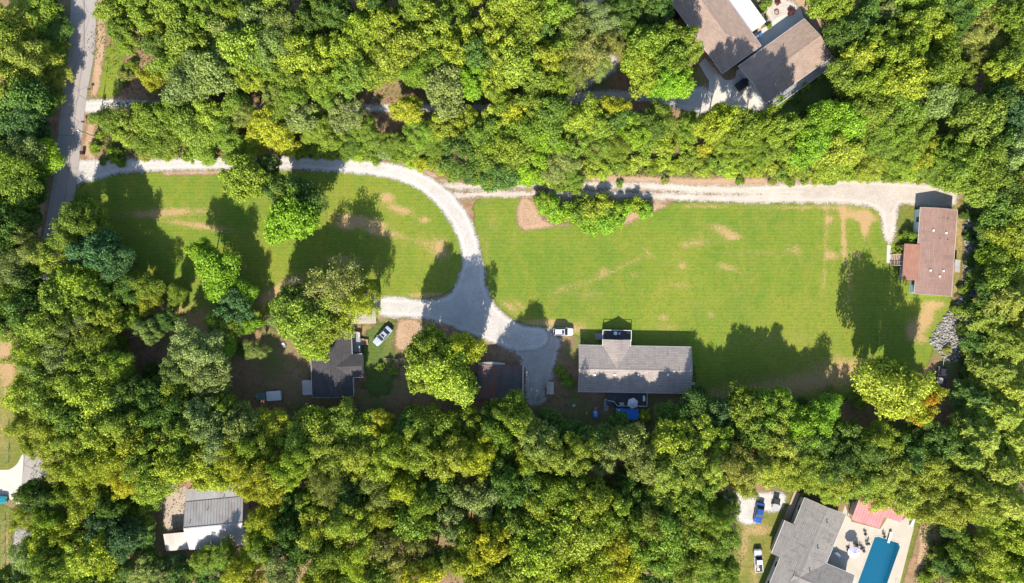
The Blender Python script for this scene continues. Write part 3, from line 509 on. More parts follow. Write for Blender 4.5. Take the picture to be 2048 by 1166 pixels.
SHRUBS = '''
1098 410 20 B 2.2;1110 428 18 B 2;1130 428 20 B 2.6;1155 425 20 G 2.8;1172 410 20 L 3;1190 425 22 L 3;1210 405 18 L 3;1180 445 22 B 2.2;1205 448 22 B 2.2;1228 440 18 B 2.2;1215 420 18 G 2.6;1248 415 17 B 2.6;1268 408 16 L 2.6;1290 420 16 B 2.2;1100 405 13 Y 1.6;1235 420 15 G 2.4
1082 395 14 G 3;1818 477 15 G 2.2;1824 482 8 Y 1.5;1800 500 9 G 1.2;1353 24 13 R 2;1360 40 9 O 1.4;1378 150 8 O .8;1390 138 7 O .8
250 150 14 O 1.6;262 130 12 G 1.6;245 165 10 S 1.2;185 240 8 G 1;200 270 10 G 1.2;228 310 16 G 2.4;190 295 12 G 1.6;205 322 8 G 1;240 325 10 G 1.5;290 310 12 O 1.4;340 308 14 L 1.8;380 312 14 G 2;420 318 10 G 1.6
600 300 18 L 2;635 298 18 G 2;660 302 17 L 1.8;690 306 16 G 1.6;715 308 16 L 1.5;745 312 16 G 1.5;770 300 18 S 2;795 308 17 G 1.6;820 318 17 L 1.6;845 325 17 Y 1.6;735 285 18 G 2.2;660 285 18 G 2.4;800 285 18 G 2.6;830 295 18 G 2.2;880 335 16 L 1.8;905 352 14 G 1.6;865 318 17 G 2
940 350 18 D 3;965 358 18 G 3;985 365 16 G 2.6;1010 360 18 G 3;1035 352 18 B 2.4;1060 358 16 B 2;1090 352 18 L 2.2;1110 362 16 G 2.2;1130 370 16 G 2.4;1150 375 14 G 2
1180 335 18 L 2.4;1205 340 16 L 2;1230 325 20 G 2.4;1255 335 16 L 1.8;1280 318 20 L 2.4;1305 335 16 G 1.8;1330 325 18 L 2;1355 335 16 L 1.8;1380 318 20 G 2.4;1405 335 18 L 2;1410 300 18 Y 2.6;1435 325 20 G 2.4;1460 340 16 L 1.8;1485 325 20 G 2.4;1510 340 18 L 2;1535 330 20 L 2.2;1560 340 18 G 2;1585 330 20 L 2.4;1610 345 18 G 2;1635 352 16 L 2;1660 355 15 G 1.8;1290 290 22 G 3;1330 290 22 L 3;1370 285 22 G 3;1440 290 20 G 3;1500 330 16 G 2;1690 348 16 L 2;1715 345 16 G 1.8;1745 348 16 L 2;1780 350 15 G 1.8;1815 350 16 L 2;1845 352 15 G 1.8;1870 358 14 G 2;1700 330 20 L 2.4;1780 330 20 G 2.4;1830 330 20 G 2.4;1480 362 8 G .9;1580 362 10 G 1.2;1545 362 8 O .8;1240 368 7 G .8;1330 360 8 O .7
160 405 16 G 2;178 430 14 D 2;150 470 14 D 2.4;195 545 16 D 2.4;255 600 16 D 2;270 640 14 G 2;310 660 14 D 2;240 690 18 G 2.6;275 770 16 G 2;480 700 14 D 1.6;300 740 14 D 2
760 735 9 G 1.0;787 742 9 G 1.0;1135 760 13 G 1.6;1120 740 10 G 1.2;1290 830 13 L 1.4;1335 820 12 G 1.2;1400 790 14 D 1.6;1560 790 14 O 1.6;1660 790 16 O 1.6;1720 800 16 G 2;1600 815 18 D 2.6;1480 790 14 D 1.6;1380 810 16 D 2
1560 200 13 G 1.4;1590 195 12 D 1.4;1610 175 10 G 1.2;1640 150 9 G 1;1660 210 18 D 2.4;1620 225 16 D 2.4;1690 190 12 O 1.2;1668 165 9 O .8;1526 12 9 G 1.2;1537 6 8 G 1.2;1539 52 5 G .8;1555 4 6 R .9;1583 22 7 R .9;1630 20 6 R 1.1
1930 430 10 D 1.6;1938 470 12 D 1.6;1945 520 14 D 2;1930 580 12 G 1.6;1915 620 12 G 1.6;1925 660 12 G 1.4;1945 610 16 D 2.4;1950 560 15 D 2.2;1935 700 13 O 1.6;1895 700 9 O 1;1960 480 15 D 2.4;1945 730 16 D 2;1920 790 18 D 2.4;1955 430 14 D 2
1712 995 11 G 1.8;1690 990 14 L 2.2;1800 990 16 L 2.6;1830 1020 18 L 2.6;1860 1030 16 L 2.4;1890 1035 16 L 2.4;1880 1110 16 G 2;1870 1140 16 G 2;1850 1160 14 G 2;1900 1100 16 D 2;1610 990 8 O 1;1570 1150 7 O 1
'''
COL['R'] = (.12, .035, .025); CNAME['R'] = 'dark red'

REGIONS = [  # first rectangle that holds the crown: x0, y0, x1, y1, words
 (-200,-200,145,400,'left of the upper road'), (-200,400,100,660,'left of the road bend'), (100,380,330,800,'between the road and the left lawn'), (-200,660,330,980,'over the lower road'), (-200,980,320,1300,'in the lower left corner wood'),
 (330,480,520,780,'in the brown yard left of the dark house'), (430,300,650,475,'in the middle of the left lawn'), (520,475,760,720,'over the garage by the left lawn'), (800,640,1000,800,'left of the rusty shed'),
 (200,-200,620,185,'in the upper left wood'), (620,-200,1130,190,'in the upper middle wood'), (1130,-200,1400,190,'left of the brown roofed house'), (1480,-100,1660,60,'on the terrace of the brown house'), (1640,-200,2200,225,'in the upper right wood'),
 (160,120,620,345,'above the gravel drive near the road'), (620,190,900,345,'above the bend of the gravel drive'), (900,190,1170,385,'above the fork of the gravel drives'), (1040,380,1320,470,'in the bed on the right lawn'), (1170,190,1480,385,'above the middle of the two-rut track'), (1480,120,1720,385,'below the brown roofed house'), (1720,225,1930,400,'above the gravel parking lot'), (1780,440,1840,520,'by the mobile home porch'),
 (1930,225,2200,560,'at the right edge above the rocks'), (1880,380,2200,760,'right of the rock strip'), (1900,760,2200,1300,'in the lower right edge wood'), (1740,720,1900,850,'at the lawn\'s lower right end'),
 (320,760,560,1000,'above the metal barn'), (320,1000,560,1300,'below the metal barn'), (560,800,1030,960,'in the tree row below the dark house'), (500,960,1010,1300,'in the lower middle wood'), (1030,730,1300,960,'behind the grey roofed house'), (1300,780,1540,970,'behind the grey house right end'), (1540,700,1740,970,'in the shade below the right lawn'), (1010,960,1480,1300,'in the wood along the bottom edge'), (1640,850,1930,1010,'above the pink roofed pool house'), (-300,-300,3000,3000,'beside the parked cars and yards')]
def where(px, py):
    for x0, y0, x1, y1, wd in REGIONS:
        if x0 <= px < x1 and y0 <= py < y1: return wd
ORD = ['', 'second', 'third', 'fourth', 'fifth', 'sixth', 'seventh', 'eighth', 'ninth', 'tenth', 'eleventh', 'twelfth', 'thirteenth', 'fourteenth', 'fifteenth', 'sixteenth', 'seventeenth', 'eighteenth', 'nineteenth', 'twentieth']
plants = []
def plant(px, py, rpx, kind, code, h, autumn=False):
    pr = PROTO[kind]; cr, tr, R, zv, zt = pr[random.randrange(len(pr))]
    r = rpx * K
    if not h: h = 8.5 + 1.25 * r if kind != 'p' else 16
    if h >= 13 and 'wood' in where(px, py): rpx_ = random.uniform(.82, 1.22); r *= rpx_; h *= random.uniform(.86, 1.12)
    sz = h / zt; p = at(px, py, zv * sz); r = r * (1 - zv * sz / H) * 1.06
    o = bpy.data.objects.new('young_tree' if kind == 'b' and h < 12.5 else KIND[kind][0], None); C.objects.link(o); o.empty_display_size = .3
    o.location = (p.x, p.y, 0); s = r / R; o.scale = (s * random.uniform(.94, 1.06), s * random.uniform(.94, 1.06), sz); o.rotation_euler = (0, 0, random.uniform(0, 6.28))
    a = bpy.data.objects.new('crown', cr); b = bpy.data.objects.new('stem' if kind == 's' else 'trunk', tr)
    j = random.uniform(.84, 1.16); c = COL[code]; a.color = (c[0] * j * random.uniform(.9, 1.1), c[1] * j, c[2] * j * random.uniform(.85, 1.2), 0.15 if autumn else 1.0)
    for q in (a, b): C.objects.link(q); q.parent = o
    plants.append((o, px, py, kind, code, autumn))
for line in TREES.strip().replace('\n', ';').split(';'):
    q = line.split(); plant(float(q[0]), float(q[1]), float(q[2]), q[3][0], q[3][1], float(q[4]) if len(q) > 4 else 0, len(q) > 5)
for line in SHRUBS.strip().replace('\n', ';').split(';'):
    q = line.split(); plant(float(q[0]), float(q[1]), float(q[2]), 's', q[3], float(q[4]))
by = {}
for pl in plants:
    o, px, py, kind, code, au = pl; by.setdefault((where(px, py), kind, code, au), []).append(pl)
for (wd, kind, code, au), lst in by.items():
    lst.sort(key=lambda t: t[1]); cn = 'yellow and orange' if au else CNAME[code]
    for i, (o, *_r) in enumerate(lst):
        n = len(lst); base = f'{cn} {KIND[kind][1]}'
        if n == 1: lab = f'{base} {wd}'
        elif n > 1 and i == 0: lab = f'leftmost {base} {wd}'
        elif i == n - 1: lab = f'rightmost {base} {wd}'
        else: lab = f'{ORD[i] if i < len(ORD) else "far"} {base} from left {wd}'
        tag(o, lab, 'shrub' if kind == 's' else 'tree', ('shrubs ' if kind == 's' else 'trees ') + wd)
# ------------------------------------------------------------------ building materials
def mat_shingle(name, c0, c1, stain=0.3):
    t = NT(name); p = t.obj(); n1 = t.noise(p, 0.35, 4); n2 = t.noise(t.scalev(p, (0.9, 6, 1)), 1.0, 4, 0.7); n3 = t.noise(p, 7.0, 3, 0.8)
    br = t.n('TexBrick', {'Vector': p, 'Color1': (0.84, 0.84, 0.84, 1), 'Color2': (1.12, 1.12, 1.12, 1), 'Mortar': (0.55, 0.55, 0.55, 1), 'Scale': 1.0, 'Mortar Size': 0.03, 'Bias': 0.0, 'Brick Width': 1.1, 'Row Height': 0.36}, out=0)
    c = t.mix(t.ramp(n2, 0.3, 0.7), c0, c1); c = t.mix(0.8, c, br, 'MULTIPLY')
    c = t.mix(t.math('MULTIPLY', t.ramp(n3, 0.42, 0.75), 0.40), c, (c0[0] * .55, c0[1] * .55, c0[2] * .55))
    st = t.noise(t.scalev(p, (1.6, 0.22, 1)), 1.0, 3, 0.6); c = t.mix(t.math('MULTIPLY', t.ramp(st, 0.52, 0.74), stain), c, (c0[0] * .45, c0[1] * .42, c0[2] * .38))
    c = t.mix(t.math('MULTIPLY', t.ramp(n1, 0.4, 0.7), 0.25), c, (c1[0] * 1.15, c1[1] * 1.1, c1[2] * 1.05))
    return t.out(t.bsdf(c, 0.92, 0, t.bump(br, 0.4, 0.03), 0.15))
M['sh_grey'] = mat_shingle('taupe_grey_shingle', (0.215, 0.185, 0.165), (0.285, 0.25, 0.225))
M['sh_brown'] = mat_shingle('brown_shingle', (0.225, 0.165, 0.130), (0.29, 0.215, 0.17), .2)
M['sh_mobile'] = mat_shingle('red_brown_shingle', (0.205, 0.130, 0.105), (0.25, 0.160, 0.132), .3)
M['sh_porch'] = mat_shingle('russet_shingle', (0.235, 0.115, 0.08), (0.27, 0.14, 0.10), .1)
M['sh_dark'] = mat_shingle('charcoal_shingle', (0.042, 0.040, 0.043), (0.072, 0.066, 0.067), .3)
M['sh_ash'] = mat_shingle('ash_grey_shingle', (0.165, 0.152, 0.14), (0.20, 0.185, 0.17), .55)
M['sh_pale'] = mat_shingle('pale_grey_shingle', (0.22, 0.195, 0.165), (0.28, 0.25, 0.215), .3)
def mat_metal(name, c0, c1, rust=0.0, rough=0.45, rib=0.0):
    t = NT(name); p = t.obj(); n1 = t.noise(p, 0.5, 5, 0.65); n3 = t.noise(p, 4.0, 4, 0.7)
    c = t.mix(t.ramp(n1, 0.3, 0.7), c0, c1); c = t.mix(t.math('MULTIPLY', t.ramp(n3, 0.5, 0.8), 0.3), c, (c0[0] * .6, c0[1] * .55, c0[2] * .5))
    if rust: c = t.mix(t.math('MULTIPLY', t.ramp(t.noise(t.scalev(p, (1.0, .35, 1)), 0.55, 5, 0.7), 0.45, 0.58), rust), c, t.mix(n3, (0.11, 0.03, 0.018), (0.22, 0.075, 0.04)))
    return t.out(t.bsdf(c, rough, 0.0, t.bump(n3, 0.1, 0.02), 0.4))
M['galv'] = mat_metal('galvanised_sheet', (0.27, 0.262, 0.255), (0.33, 0.32, 0.31), 0.2, .5)
M['pink'] = mat_metal('faded_pink_sheet', (0.44, 0.13, 0.125), (0.52, 0.19, 0.18), 0.0, .5)
M['rusty'] = mat_metal('rusty_dark_sheet', (0.05, 0.045, 0.046), (0.10, 0.085, 0.083), 1.0, .6)
M['white_metal'] = mat_metal('white_sheet', (0.40, 0.395, 0.38), (0.46, 0.455, 0.44), 0.0, .45)
M['tin'] = mat_metal('weathered_tin', (0.30, 0.27, 0.24), (0.40, 0.36, 0.32), 0.3, .6)
M['trim'] = plain('white_trim', (0.46, 0.45, 0.43), .55, 0, .08)
M['siding'] = plain('pale_siding', (0.42, 0.41, 0.385), .7, 0, .08)
M['siding_blue'] = plain('pale_blue_siding', (0.50, 0.56, 0.58), .65, 0, .06)
M['brick'] = plain('brick_wall', (0.30, 0.16, 0.11), .9, 0, .25, 5)
M['greyside'] = plain('grey_siding', (0.33, 0.34, 0.35), .75, 0, .1)
M['rust_wall'] = plain('rusty_wall', (0.16, 0.085, 0.06), .8, 0, .4)
def mat_glass():
    t = NT('window_glass'); return t.out(t.bsdf((0.02, 0.025, 0.03), 0.06, 0, None, 0.6))
M['glass'] = mat_glass()
def mat_deck(name, c0, c1, ax=0):
    t = NT(name); p = t.obj(); v = t.scalev(p, (0.25, 7, 1) if ax == 0 else (7, 0.25, 1)); n = t.noise(v, 1.0, 3, .6)
    wv = t.n('TexWave', {'Vector': p, 'Scale': 1.15, 'Distortion': 0.0}, out=1, wave_type='BANDS', bands_direction='Y' if ax == 0 else 'X')
    c = t.mix(n, c0, c1); c = t.mix(t.math('SUBTRACT', 1.0, t.ramp(wv, 0.0, 0.12)), c, (0.02, 0.018, 0.016))
    return t.out(t.bsdf(c, .85, 0, t.bump(wv, .3, .02), .2))
M['deck_dark'] = mat_deck('dark_deck_boards', (0.055, 0.05, 0.055), (0.10, 0.09, 0.09), 1)
M['deck_grey'] = mat_deck('grey_deck_boards', (0.20, 0.20, 0.21), (0.30, 0.295, 0.29), 0)
M['wood'] = plain('weathered_wood', (0.30, 0.22, 0.16), .85, 0, .25, 4)
M['black'] = plain('black_plastic', (0.02, 0.02, 0.022), .5, 0, .2)
M['steel'] = plain('grey_steel', (0.35, 0.35, 0.35), .4, .3, .15)
M['white'] = plain('white_plastic', (0.55, 0.55, 0.54), .4, 0, .06)
M['blue_tarp'] = plain('blue_cover', (0.02, 0.16, 0.52), .45, 0, .25, 2.5, .4, .6)
M['grey_cloth'] = plain('grey_canvas', (0.40, 0.41, 0.43), .85, 0, .15)
M['black_cloth'] = plain('black_canvas', (0.035, 0.035, 0.042), .85, 0, .15)
M['lilac_cloth'] = plain('lilac_canvas', (0.44, 0.40, 0.54), .85, 0, .15)
M['terra'] = plain('terracotta', (0.38, 0.15, 0.07), .8, 0, .15)

# ------------------------------------------------------------------ building helpers
def window(root, x, y, z, wx, wz, axis, mat='trim'):
    """axis 'x': set in a wall that runs along x (faces +-y); 'y' likewise"""
    d = .05; f = MB(); g = MB()
    if axis == 'x':
        f.box(x-wx/2-.08, x+wx/2+.08, y-d, y+d, z-wz/2-.08, z+wz/2+.08); g.box(x-wx/2, x+wx/2, y-d-.015, y+d+.015, z-wz/2, z+wz/2)
    else:
        f.box(x-d, x+d, y-wx/2-.08, y+wx/2+.08, z-wz/2-.08, z+wz/2+.08); g.box(x-d-.015, x+d+.015, y-wx/2, y+wx/2, z-wz/2, z+wz/2)
    o = f.build('window', M[mat], root); g.build('pane', M['glass'], o); return o
def door(root, x, y, z, axis, mat='white', w_=.95, h=2.05):
    m = MB(); k = MB()
    if axis == 'x': m.box(x-w_/2, x+w_/2, y-.06, y+.06, z, z+h); k.box(x+w_*.34, x+w_*.42, y-.11, y+.11, z+.95, z+1.05)
    else: m.box(x-.06, x+.06, y-w_/2, y+w_/2, z, z+h); k.box(x-.11, x+.11, y+w_*.34, y+w_*.42, z+.95, z+1.05)
    d = m.build('door', M[mat], root); k.build('handle', M['steel'], d); return d
def gable(root, L, W, ze, zr, roofm, wallm, ov=.4, th=.14, wins=True, cx=0, cy=0, gutter=True, zbase=0.0, ridge=True):
    """gable block centred at (cx, cy), ridge along local x; L, W are roof sizes"""
    hw, hl = W/2, L/2; wl, ww = hl - ov, hw - ov; sl = (zr - ze) / hw; zw = ze + sl * ov - th * 1.15
    m = MB(); prof = [(-ww, zbase), (ww, zbase), (ww, zw), (0, zw + sl * ww), (-ww, zw)]
    n = 5; m.add([(cx - wl, cy + y, z) for y, z in prof] + [(cx + wl, cy + y, z) for y, z in prof],
          [tuple(range(n)), tuple(range(n, 2*n))[::-1]] + [((k+1) % n, k, n+k, n+(k+1) % n) for k in range(n)])
    wall = m.build('wall', M[wallm], root)
    m = MB(); m.slab([(cx-hl, cy-hw, ze), (cx+hl, cy-hw, ze), (cx+hl, cy-.001, zr), (cx-hl, cy-.001, zr)], th); m.slab([(cx-hl, cy+.001, zr), (cx+hl, cy+.001, zr), (cx+hl, cy+hw, ze), (cx-hl, cy+hw, ze)], th)
    roof = m.build('roof', M[roofm], root)
    if ridge:
        m = MB(); m.slab([(cx-hl, cy-.16, zr-.16*sl+.03), (cx+hl, cy-.16, zr-.16*sl+.03), (cx+hl, cy, zr+.03), (cx-hl, cy, zr+.03)], .04); m.slab([(cx-hl, cy, zr+.03), (cx+hl, cy, zr+.03), (cx+hl, cy+.16, zr-.16*sl+.03), (cx-hl, cy+.16, zr-.16*sl+.03)], .04)
        m.build('ridge_cap', M[roofm], roof)
    if gutter:
        for s in (-1, 1):
            MB().box(cx-hl, cx+hl, cy+s*(hw+.005), cy+s*(hw+.075), ze-.13, ze-.02).build('gutter', M['trim'], roof)
    for s in (-1, 1):                                    # barge boards on the gable ends
        m = MB()
        for q in (-1, 1): m.slab([(cx+s*(hl+.003), cy, zr+.01), (cx+s*(hl+.035), cy, zr+.01), (cx+s*(hl+.035), cy+q*hw, ze+.01), (cx+s*(hl+.003), cy+q*hw, ze+.01)], .18)
        m.build('barge_board', M['trim'], roof)
    if wins:
        k = max(2, int(L / 4.5))
        for s in (-1, 1):
            for i in range(k): window(root, cx - wl + (i + .5) * 2 * wl / k, cy + s * ww, zbase + (ze - zbase) * .52 + .2, 1.1, 1.2, 'x')
            window(root, cx + s * wl, cy + ww * .35, zbase + (ze-zbase) * .52 + .2, 1.0, 1.2, 'y')
    return wall, roof, (lambda x, y: zr - sl * abs(y - cy))
def box_vent(roof, x, y, z, s=.28, mat='white', h=.22):
    v = MB(); v.lathe([(s*.5, -.15), (s*.5, h*.6), (s*.62, h*.62), (s*.62, h*.8), (s*.3, h)], 10, Matrix.Translation((x, y, z))); return v.build('roof_vent', M[mat], roof)
def railing(root, pts, z, h=.95, mat='trim', step=1.5):
    for a, b in zip(pts[:-1], pts[1:]):
        a, b = Vector((*a, 0)), Vector((*b, 0)); d = b - a; n = max(1, int(d.length / step))
        for i in range(n + 1):
            p = a + d * i / n; MB().box(p.x-.045, p.x+.045, p.y-.045, p.y+.045, z, z+h).build('post', M[mat], root)
        u = d.normalized(); s = Vector((-u.y, u.x, 0)) * .06; r = MB()
        r.slab([(*(a-s).xy, z+h+.04), (*(b-s).xy, z+h+.04), (*(b+s).xy, z+h+.04), (*(a+s).xy, z+h+.04)], .04); r.build('rail', M[mat], root)
        r = MB(); r.slab([(*(a-s*.4).xy, z+h*.45), (*(b-s*.4).xy, z+h*.45), (*(b+s*.4).xy, z+h*.45), (*(a+s*.4).xy, z+h*.45)], .05); r.build('rail', M[mat], root)
def umbrella(label, px, py, r, mat, n=8, z=2.4, group=None, tilt=0.0):
    p = at(px, py, z); t = thing('patio_umbrella', label, 'umbrella', (p.x, p.y, 0.03), random.uniform(0, 1), group)
    m = MB(); m.add([(0, 0, z + .35)] + [(r*math.cos(2*math.pi*k/n), r*math.sin(2*math.pi*k/n), z - .1 + tilt*math.cos(2*math.pi*k/n)) for k in range(n)] + [(0, 0, z + .28)] + [(r*.99*math.cos(2*math.pi*k/n), r*.99*math.sin(2*math.pi*k/n), z - .16 + tilt*math.cos(2*math.pi*k/n)) for k in range(n)],
          [(0, 1+k, 1+(k+1) % n) for k in range(n)] + [(n+1, n+2+(k+1) % n, n+2+k) for k in range(n)] + [(1+k, n+2+k, n+2+(k+1) % n, 1+(k+1) % n) for k in range(n)])
    m.build('canopy', M[mat], t)
    for k in range(n):
        MB().tube((0,0,z+.36), (r*math.cos(2*math.pi*k/n), r*math.sin(2*math.pi*k/n), z-.07 + tilt*math.cos(2*math.pi*k/n)), .018, .012, 5).build('rib', M['steel'], t)
    MB().tube((0,0,.05), (0,0,z+.48), .025, None, 8).build('pole', M['steel'], t); MB().lathe([(.28,0),(.28,.06),(.06,.1),(.05,.3)], 12).build('base', M['black'], t); return t
def chair(label, px, py, rot, mat='black', z=.03, group='patio chairs'):
    p = at(px, py); t = thing('patio_chair', label, 'chair', (p.x, p.y, z), rot, group)
    MB().box(-.28,.28,-.28,.28,.40,.46).build('seat', M[mat], t); m = MB(); m.slab([(-.28,.27,.46),(.28,.27,.46),(.28,.40,1.0),(-.28,.40,1.0)], .05); m.build('backrest', M[mat], t)
    for s in (-1, 1):
        MB().box(s*.30-.03, s*.30+.03, -.26, .28, .62, .67).build('armrest', M[mat], t)
        for q in (-1, 1): MB().tube((s*.25,q*.25,0),(s*.25,q*.25,.40),.022,None,6).build('leg', M[mat], t)
    return t
def table(label, px, py, r, z=.03, mat='black', h=.74, rnd=True):
    p = at(px, py); t = thing('patio_table', label, 'table', (p.x, p.y, z))
    if rnd: MB().lathe([(r, h-.05), (r, h)], 18).build('table_top', M[mat], t)
    else: MB().box(-r, r, -r*.6, r*.6, h-.05, h).build('table_top', M[mat], t)
    for k in range(4): a = .8 + k*math.pi/2; MB().tube((r*.6*math.cos(a), r*.6*math.sin(a), 0), (r*.55*math.cos(a), r*.55*math.sin(a), h-.05), .025, None, 6).build('leg', M[mat], t)
    return t
def ribs(roof, x0, x1, ya, za, yb, zb, step, mat):
    n = int((x1 - x0) / step)
    for i in range(n):
        a = x0 + i * (x1-x0) / n; m = MB(); m.slab([(a+.02, ya, za), (a + (x1-x0)/n - .02, ya, za), (a + (x1-x0)/n - .02, yb, zb), (a+.02, yb, zb)], .03)
        m.slab([(a-.035, ya, za+.055), (a+.035, ya, za+.055), (a+.035, yb, zb+.055), (a-.035, yb, zb+.055)], .06)
        m.build('roof_panel', M[mat], roof)

# ------------------------------------------------------------------ grey roofed house in the middle
p = at(1269.5, 738.6, 2.7); hs = thing('house', 'long house with taupe grey shingle roof and front gable porch', 'house', (p.x, p.y, 0), R_(-1.0))
wall, roof, zf = gable(hs, 24.3, 10.05, 2.7, 4.1, 'sh_grey', 'siding')
gx = local(hs, 1234, 700, 3.5).x; hwg = 2.97; sl = (4.1-2.7)/5.025; yf = local(hs, 1234, 679.5, 3.6).y; zr2 = 4.08; ze2 = 2.72
m = MB()
for s in (-1, 1):                                        # porch gable dying into the main slope
    m.slab([(gx, .10, zr2+.03), (gx, yf, zr2+.03), (gx + s*hwg, yf, ze2+.03), (gx + s*hwg, 5.0, ze2+.03)], .12)
pr = m.build('porch_roof', M['sh_grey'], hs)
MB().box(gx-.10, gx+.10, .2, yf, zr2+.02, zr2+.06).build('ridge_cap', M['sh_grey'], pr)
for s in (-1, 1): MB().box(gx+s*(hwg+.005), gx+s*(hwg+.12), 5.0, yf, ze2-.12, ze2).build('gutter', M['trim'], pr)
m = MB(); m.add([(gx-hwg+.2, yf-.25, 2.6), (gx+hwg-.2, yf-.25, 2.6), (gx, yf-.25, 3.92), (gx-hwg+.2, yf-.12, 2.6), (gx+hwg-.2, yf-.12, 2.6), (gx, yf-.12, 3.92)], [(0,1,2),(3,5,4),(0,3,4,1),(1,4,5,2),(2,5,3,0)]); m.build('gable_wall', M['siding'], hs)
for px in (1190, 1230, 1277, 1336):
    q = local(hs, px, 749.5, 4.1); box_vent(roof, q.x, q.y, zf(q.x, q.y), .42, 'white', .3)
q = local(hs, 1335, 709, 3.3); MB().tube((q.x, q.y, zf(q.x, q.y)-.1), (q.x, q.y, zf(q.x, q.y)+.45), .05).build('vent_pipe', M['black'], roof)
door(hs, gx, 4.6, .9, 'x')
# front deck
a = local(hs, 1204, 680, .9); b = local(hs, 1262, 660, .9)
m = MB(); m.box(a.x, b.x, 4.70, b.y, .78, .90); dk = m.build('deck_floor', M['deck_dark'], hs)
dkr = thing('front_deck_railing', 'white railing round the dark front deck of the grey house', 'railing', hs.location, hs.rotation_euler.z)
railing(dkr, [(a.x+.05, 5.1), (a.x+.05, b.y-.06), (b.x-.06, b.y-.06), (b.x-.06, 5.1)], .9)
for x in (a.x+.1, gx, b.x-.1):
    for y in (4.9, b.y-.1): MB().box(x-.07, x+.07, y-.07, y+.07, 0, .78).build('deck_post', M['wood'], hs)
st = thing('porch_steps', 'wooden steps at the left of the front deck', 'steps', hs.location, hs.rotation_euler.z)
for i in range(5): MB().box(a.x-.02-.28*(i+1), a.x-.02-.28*i, b.y-2.2, b.y-.9, .62-.15*i, .70-.15*i).build('tread', M['deck_grey'], st)
for y in (b.y-2.26, b.y-.88): m = MB(); m.slab([(a.x-.02, y, .7), (a.x-.02, y+.05, .7), (a.x-1.5, y+.05, 0.06), (a.x-1.5, y, 0.06)], .2); m.build('stringer', M['wood'], st)
pp = at(1231, 666.5, 1.6)
t = thing('porch_table', 'round white table on the front deck', 'table', (pp.x, pp.y, .902))
MB().lathe([(.42, .68), (.42, .73)], 16).build('table_top', M['white'], t); MB().tube((0,0,.02), (0,0,.68), .05).build('pedestal', M['white'], t); MB().lathe([(.25,0),(.25,.04)], 12).build('foot', M['white'], t)
for px, mt, lb in ((1208.5, 'wood', 'wooden planter box at the left corner of the front deck'), (1257, 'terra', 'terracotta planter at the right corner of the front deck')):
    pp = at(px, 664, 1.3); t = thing('planter', lb, 'planter', (pp.x, pp.y, .902)); MB().box(-.33,.33,-.4,.4,0,.45).build('tub', M[mt], t); MB().box(-.29,.29,-.36,.36,.44,.5).build('soil', M['ground'], t)
pp = at(1239, 667, 1.3); t = thing('porch_stool', 'small white stool beside the round porch table', 'stool', (pp.x, pp.y, .902)); MB().box(-.15,.15,-.22,.22,.4,.45).build('seat', M['white'], t)
for s in (-1,1):
    for q in (-1,1): MB().box(s*.11-.03, s*.11+.03, q*.17-.03, q*.17+.03, 0, .4).build('leg', M['white'], t)
# satellite dish at the right end
q = local(hs, 1385, 766, 2.6); sd = MB(); sd.lathe([(.05,0),(.32,.05),(.42,.14),(.44,.14),(.33,.02),(.05,-.04)], 14, Matrix.Translation((q.x+.1, q.y, 2.75)) @ Matrix.Rotation(R_(35), 4, 'X')); sd.build('satellite_dish', M['steel'], hs)
MB().tube((q.x-.35, q.y, 2.2), (q.x+.1, q.y, 2.72), .03).build('dish_arm', M['steel'], hs)
# back deck, pool, furniture
bd = thing('back_deck', 'dark back deck below the grey house with railing', 'deck', hs.location, hs.rotation_euler.z)
a = local(hs, 1214, 787, .8); b = local(hs, 1293, 812, .8)
MB().box(a.x, b.x, b.y, -4.72, .68, .80).build('floor', M['deck_dark'], bd)
for x in (a.x+.1, (a.x+b.x)/2, b.x-.1): MB().box(x-.07, x+.07, b.y+.05, b.y+.19, 0, .68).build('support_post', M['wood'], bd)
railing(bd, [(b.x-.06, -4.9), (b.x-.06, b.y+.06), (a.x+2.2, b.y+.06), (a.x+1.4, b.y+1.0), (a.x+.06, b.y+1.2)], .8, .95, 'greyside')
a2 = local(hs, 1208, 797, .6); b2 = local(hs, 1217, 823, .4); rm = MB(); rm.slab([(a2.x, a2.y, .78), (b2.x-.02, a2.y, .78), (b2.x-.02, b2.y, .12), (a2.x, b2.y, .12)], .12); rm.build('ramp', M['deck_grey'], bd)
umbrella('pale grey patio umbrella on the back deck of the grey house', 1265.5, 806.5, 1.22, 'grey_cloth', 6, 3.0)
pl = thing('above_ground_pool', 'rectangular blue covered pool behind the grey house', 'pool', at(1254.5, 828, .9).xy.to_3d(), R_(-2))
MB().box(-2.35,2.35,-1.1,1.1,0,.82).build('pool_wall', M['greyside'], pl)
n = 14; m = MB(); vs = []
for j in range(7):
    for i in range(n+1): vs.append((-2.38+4.76*i/n, -1.13+2.26*j/6, .86 + .04*math.sin(i*1.7+j*2.1)*math.cos(j*1.3+i*.4)))
m.add(vs, [(j*(n+1)+i, j*(n+1)+i+1, (j+1)*(n+1)+i+1, (j+1)*(n+1)+i) for j in range(6) for i in range(n)]); m.build('cover', M['blue_tarp'], pl, smooth=True)
for s in (-1,1): MB().box(-2.42,2.42,s*1.13-.05,s*1.13+.05,.78,.93).build('rim', M['blue_tarp'], pl); MB().box(s*2.38-.05,s*2.38+.05,-1.08,1.08,.78,.93).build('rim', M['blue_tarp'], pl)
gp = at(1288, 797, 1.6); t = thing('grill', 'long white grill cart on the back deck', 'grill', (gp.x, gp.y, .802)); MB().box(-.24,.24,-.62,.62,.5,.85).build('firebox', M['white'], t, .04); MB().box(-.22,.22,-.4,.4,.85,1.05).build('lid', M['white'], t, .06)
for s in (-1,1):
    for q in (-1,1): MB().box(s*.18-.03,s*.18+.03,q*.5-.03,q*.5+.03,0,.5).build('leg', M['black'], t)
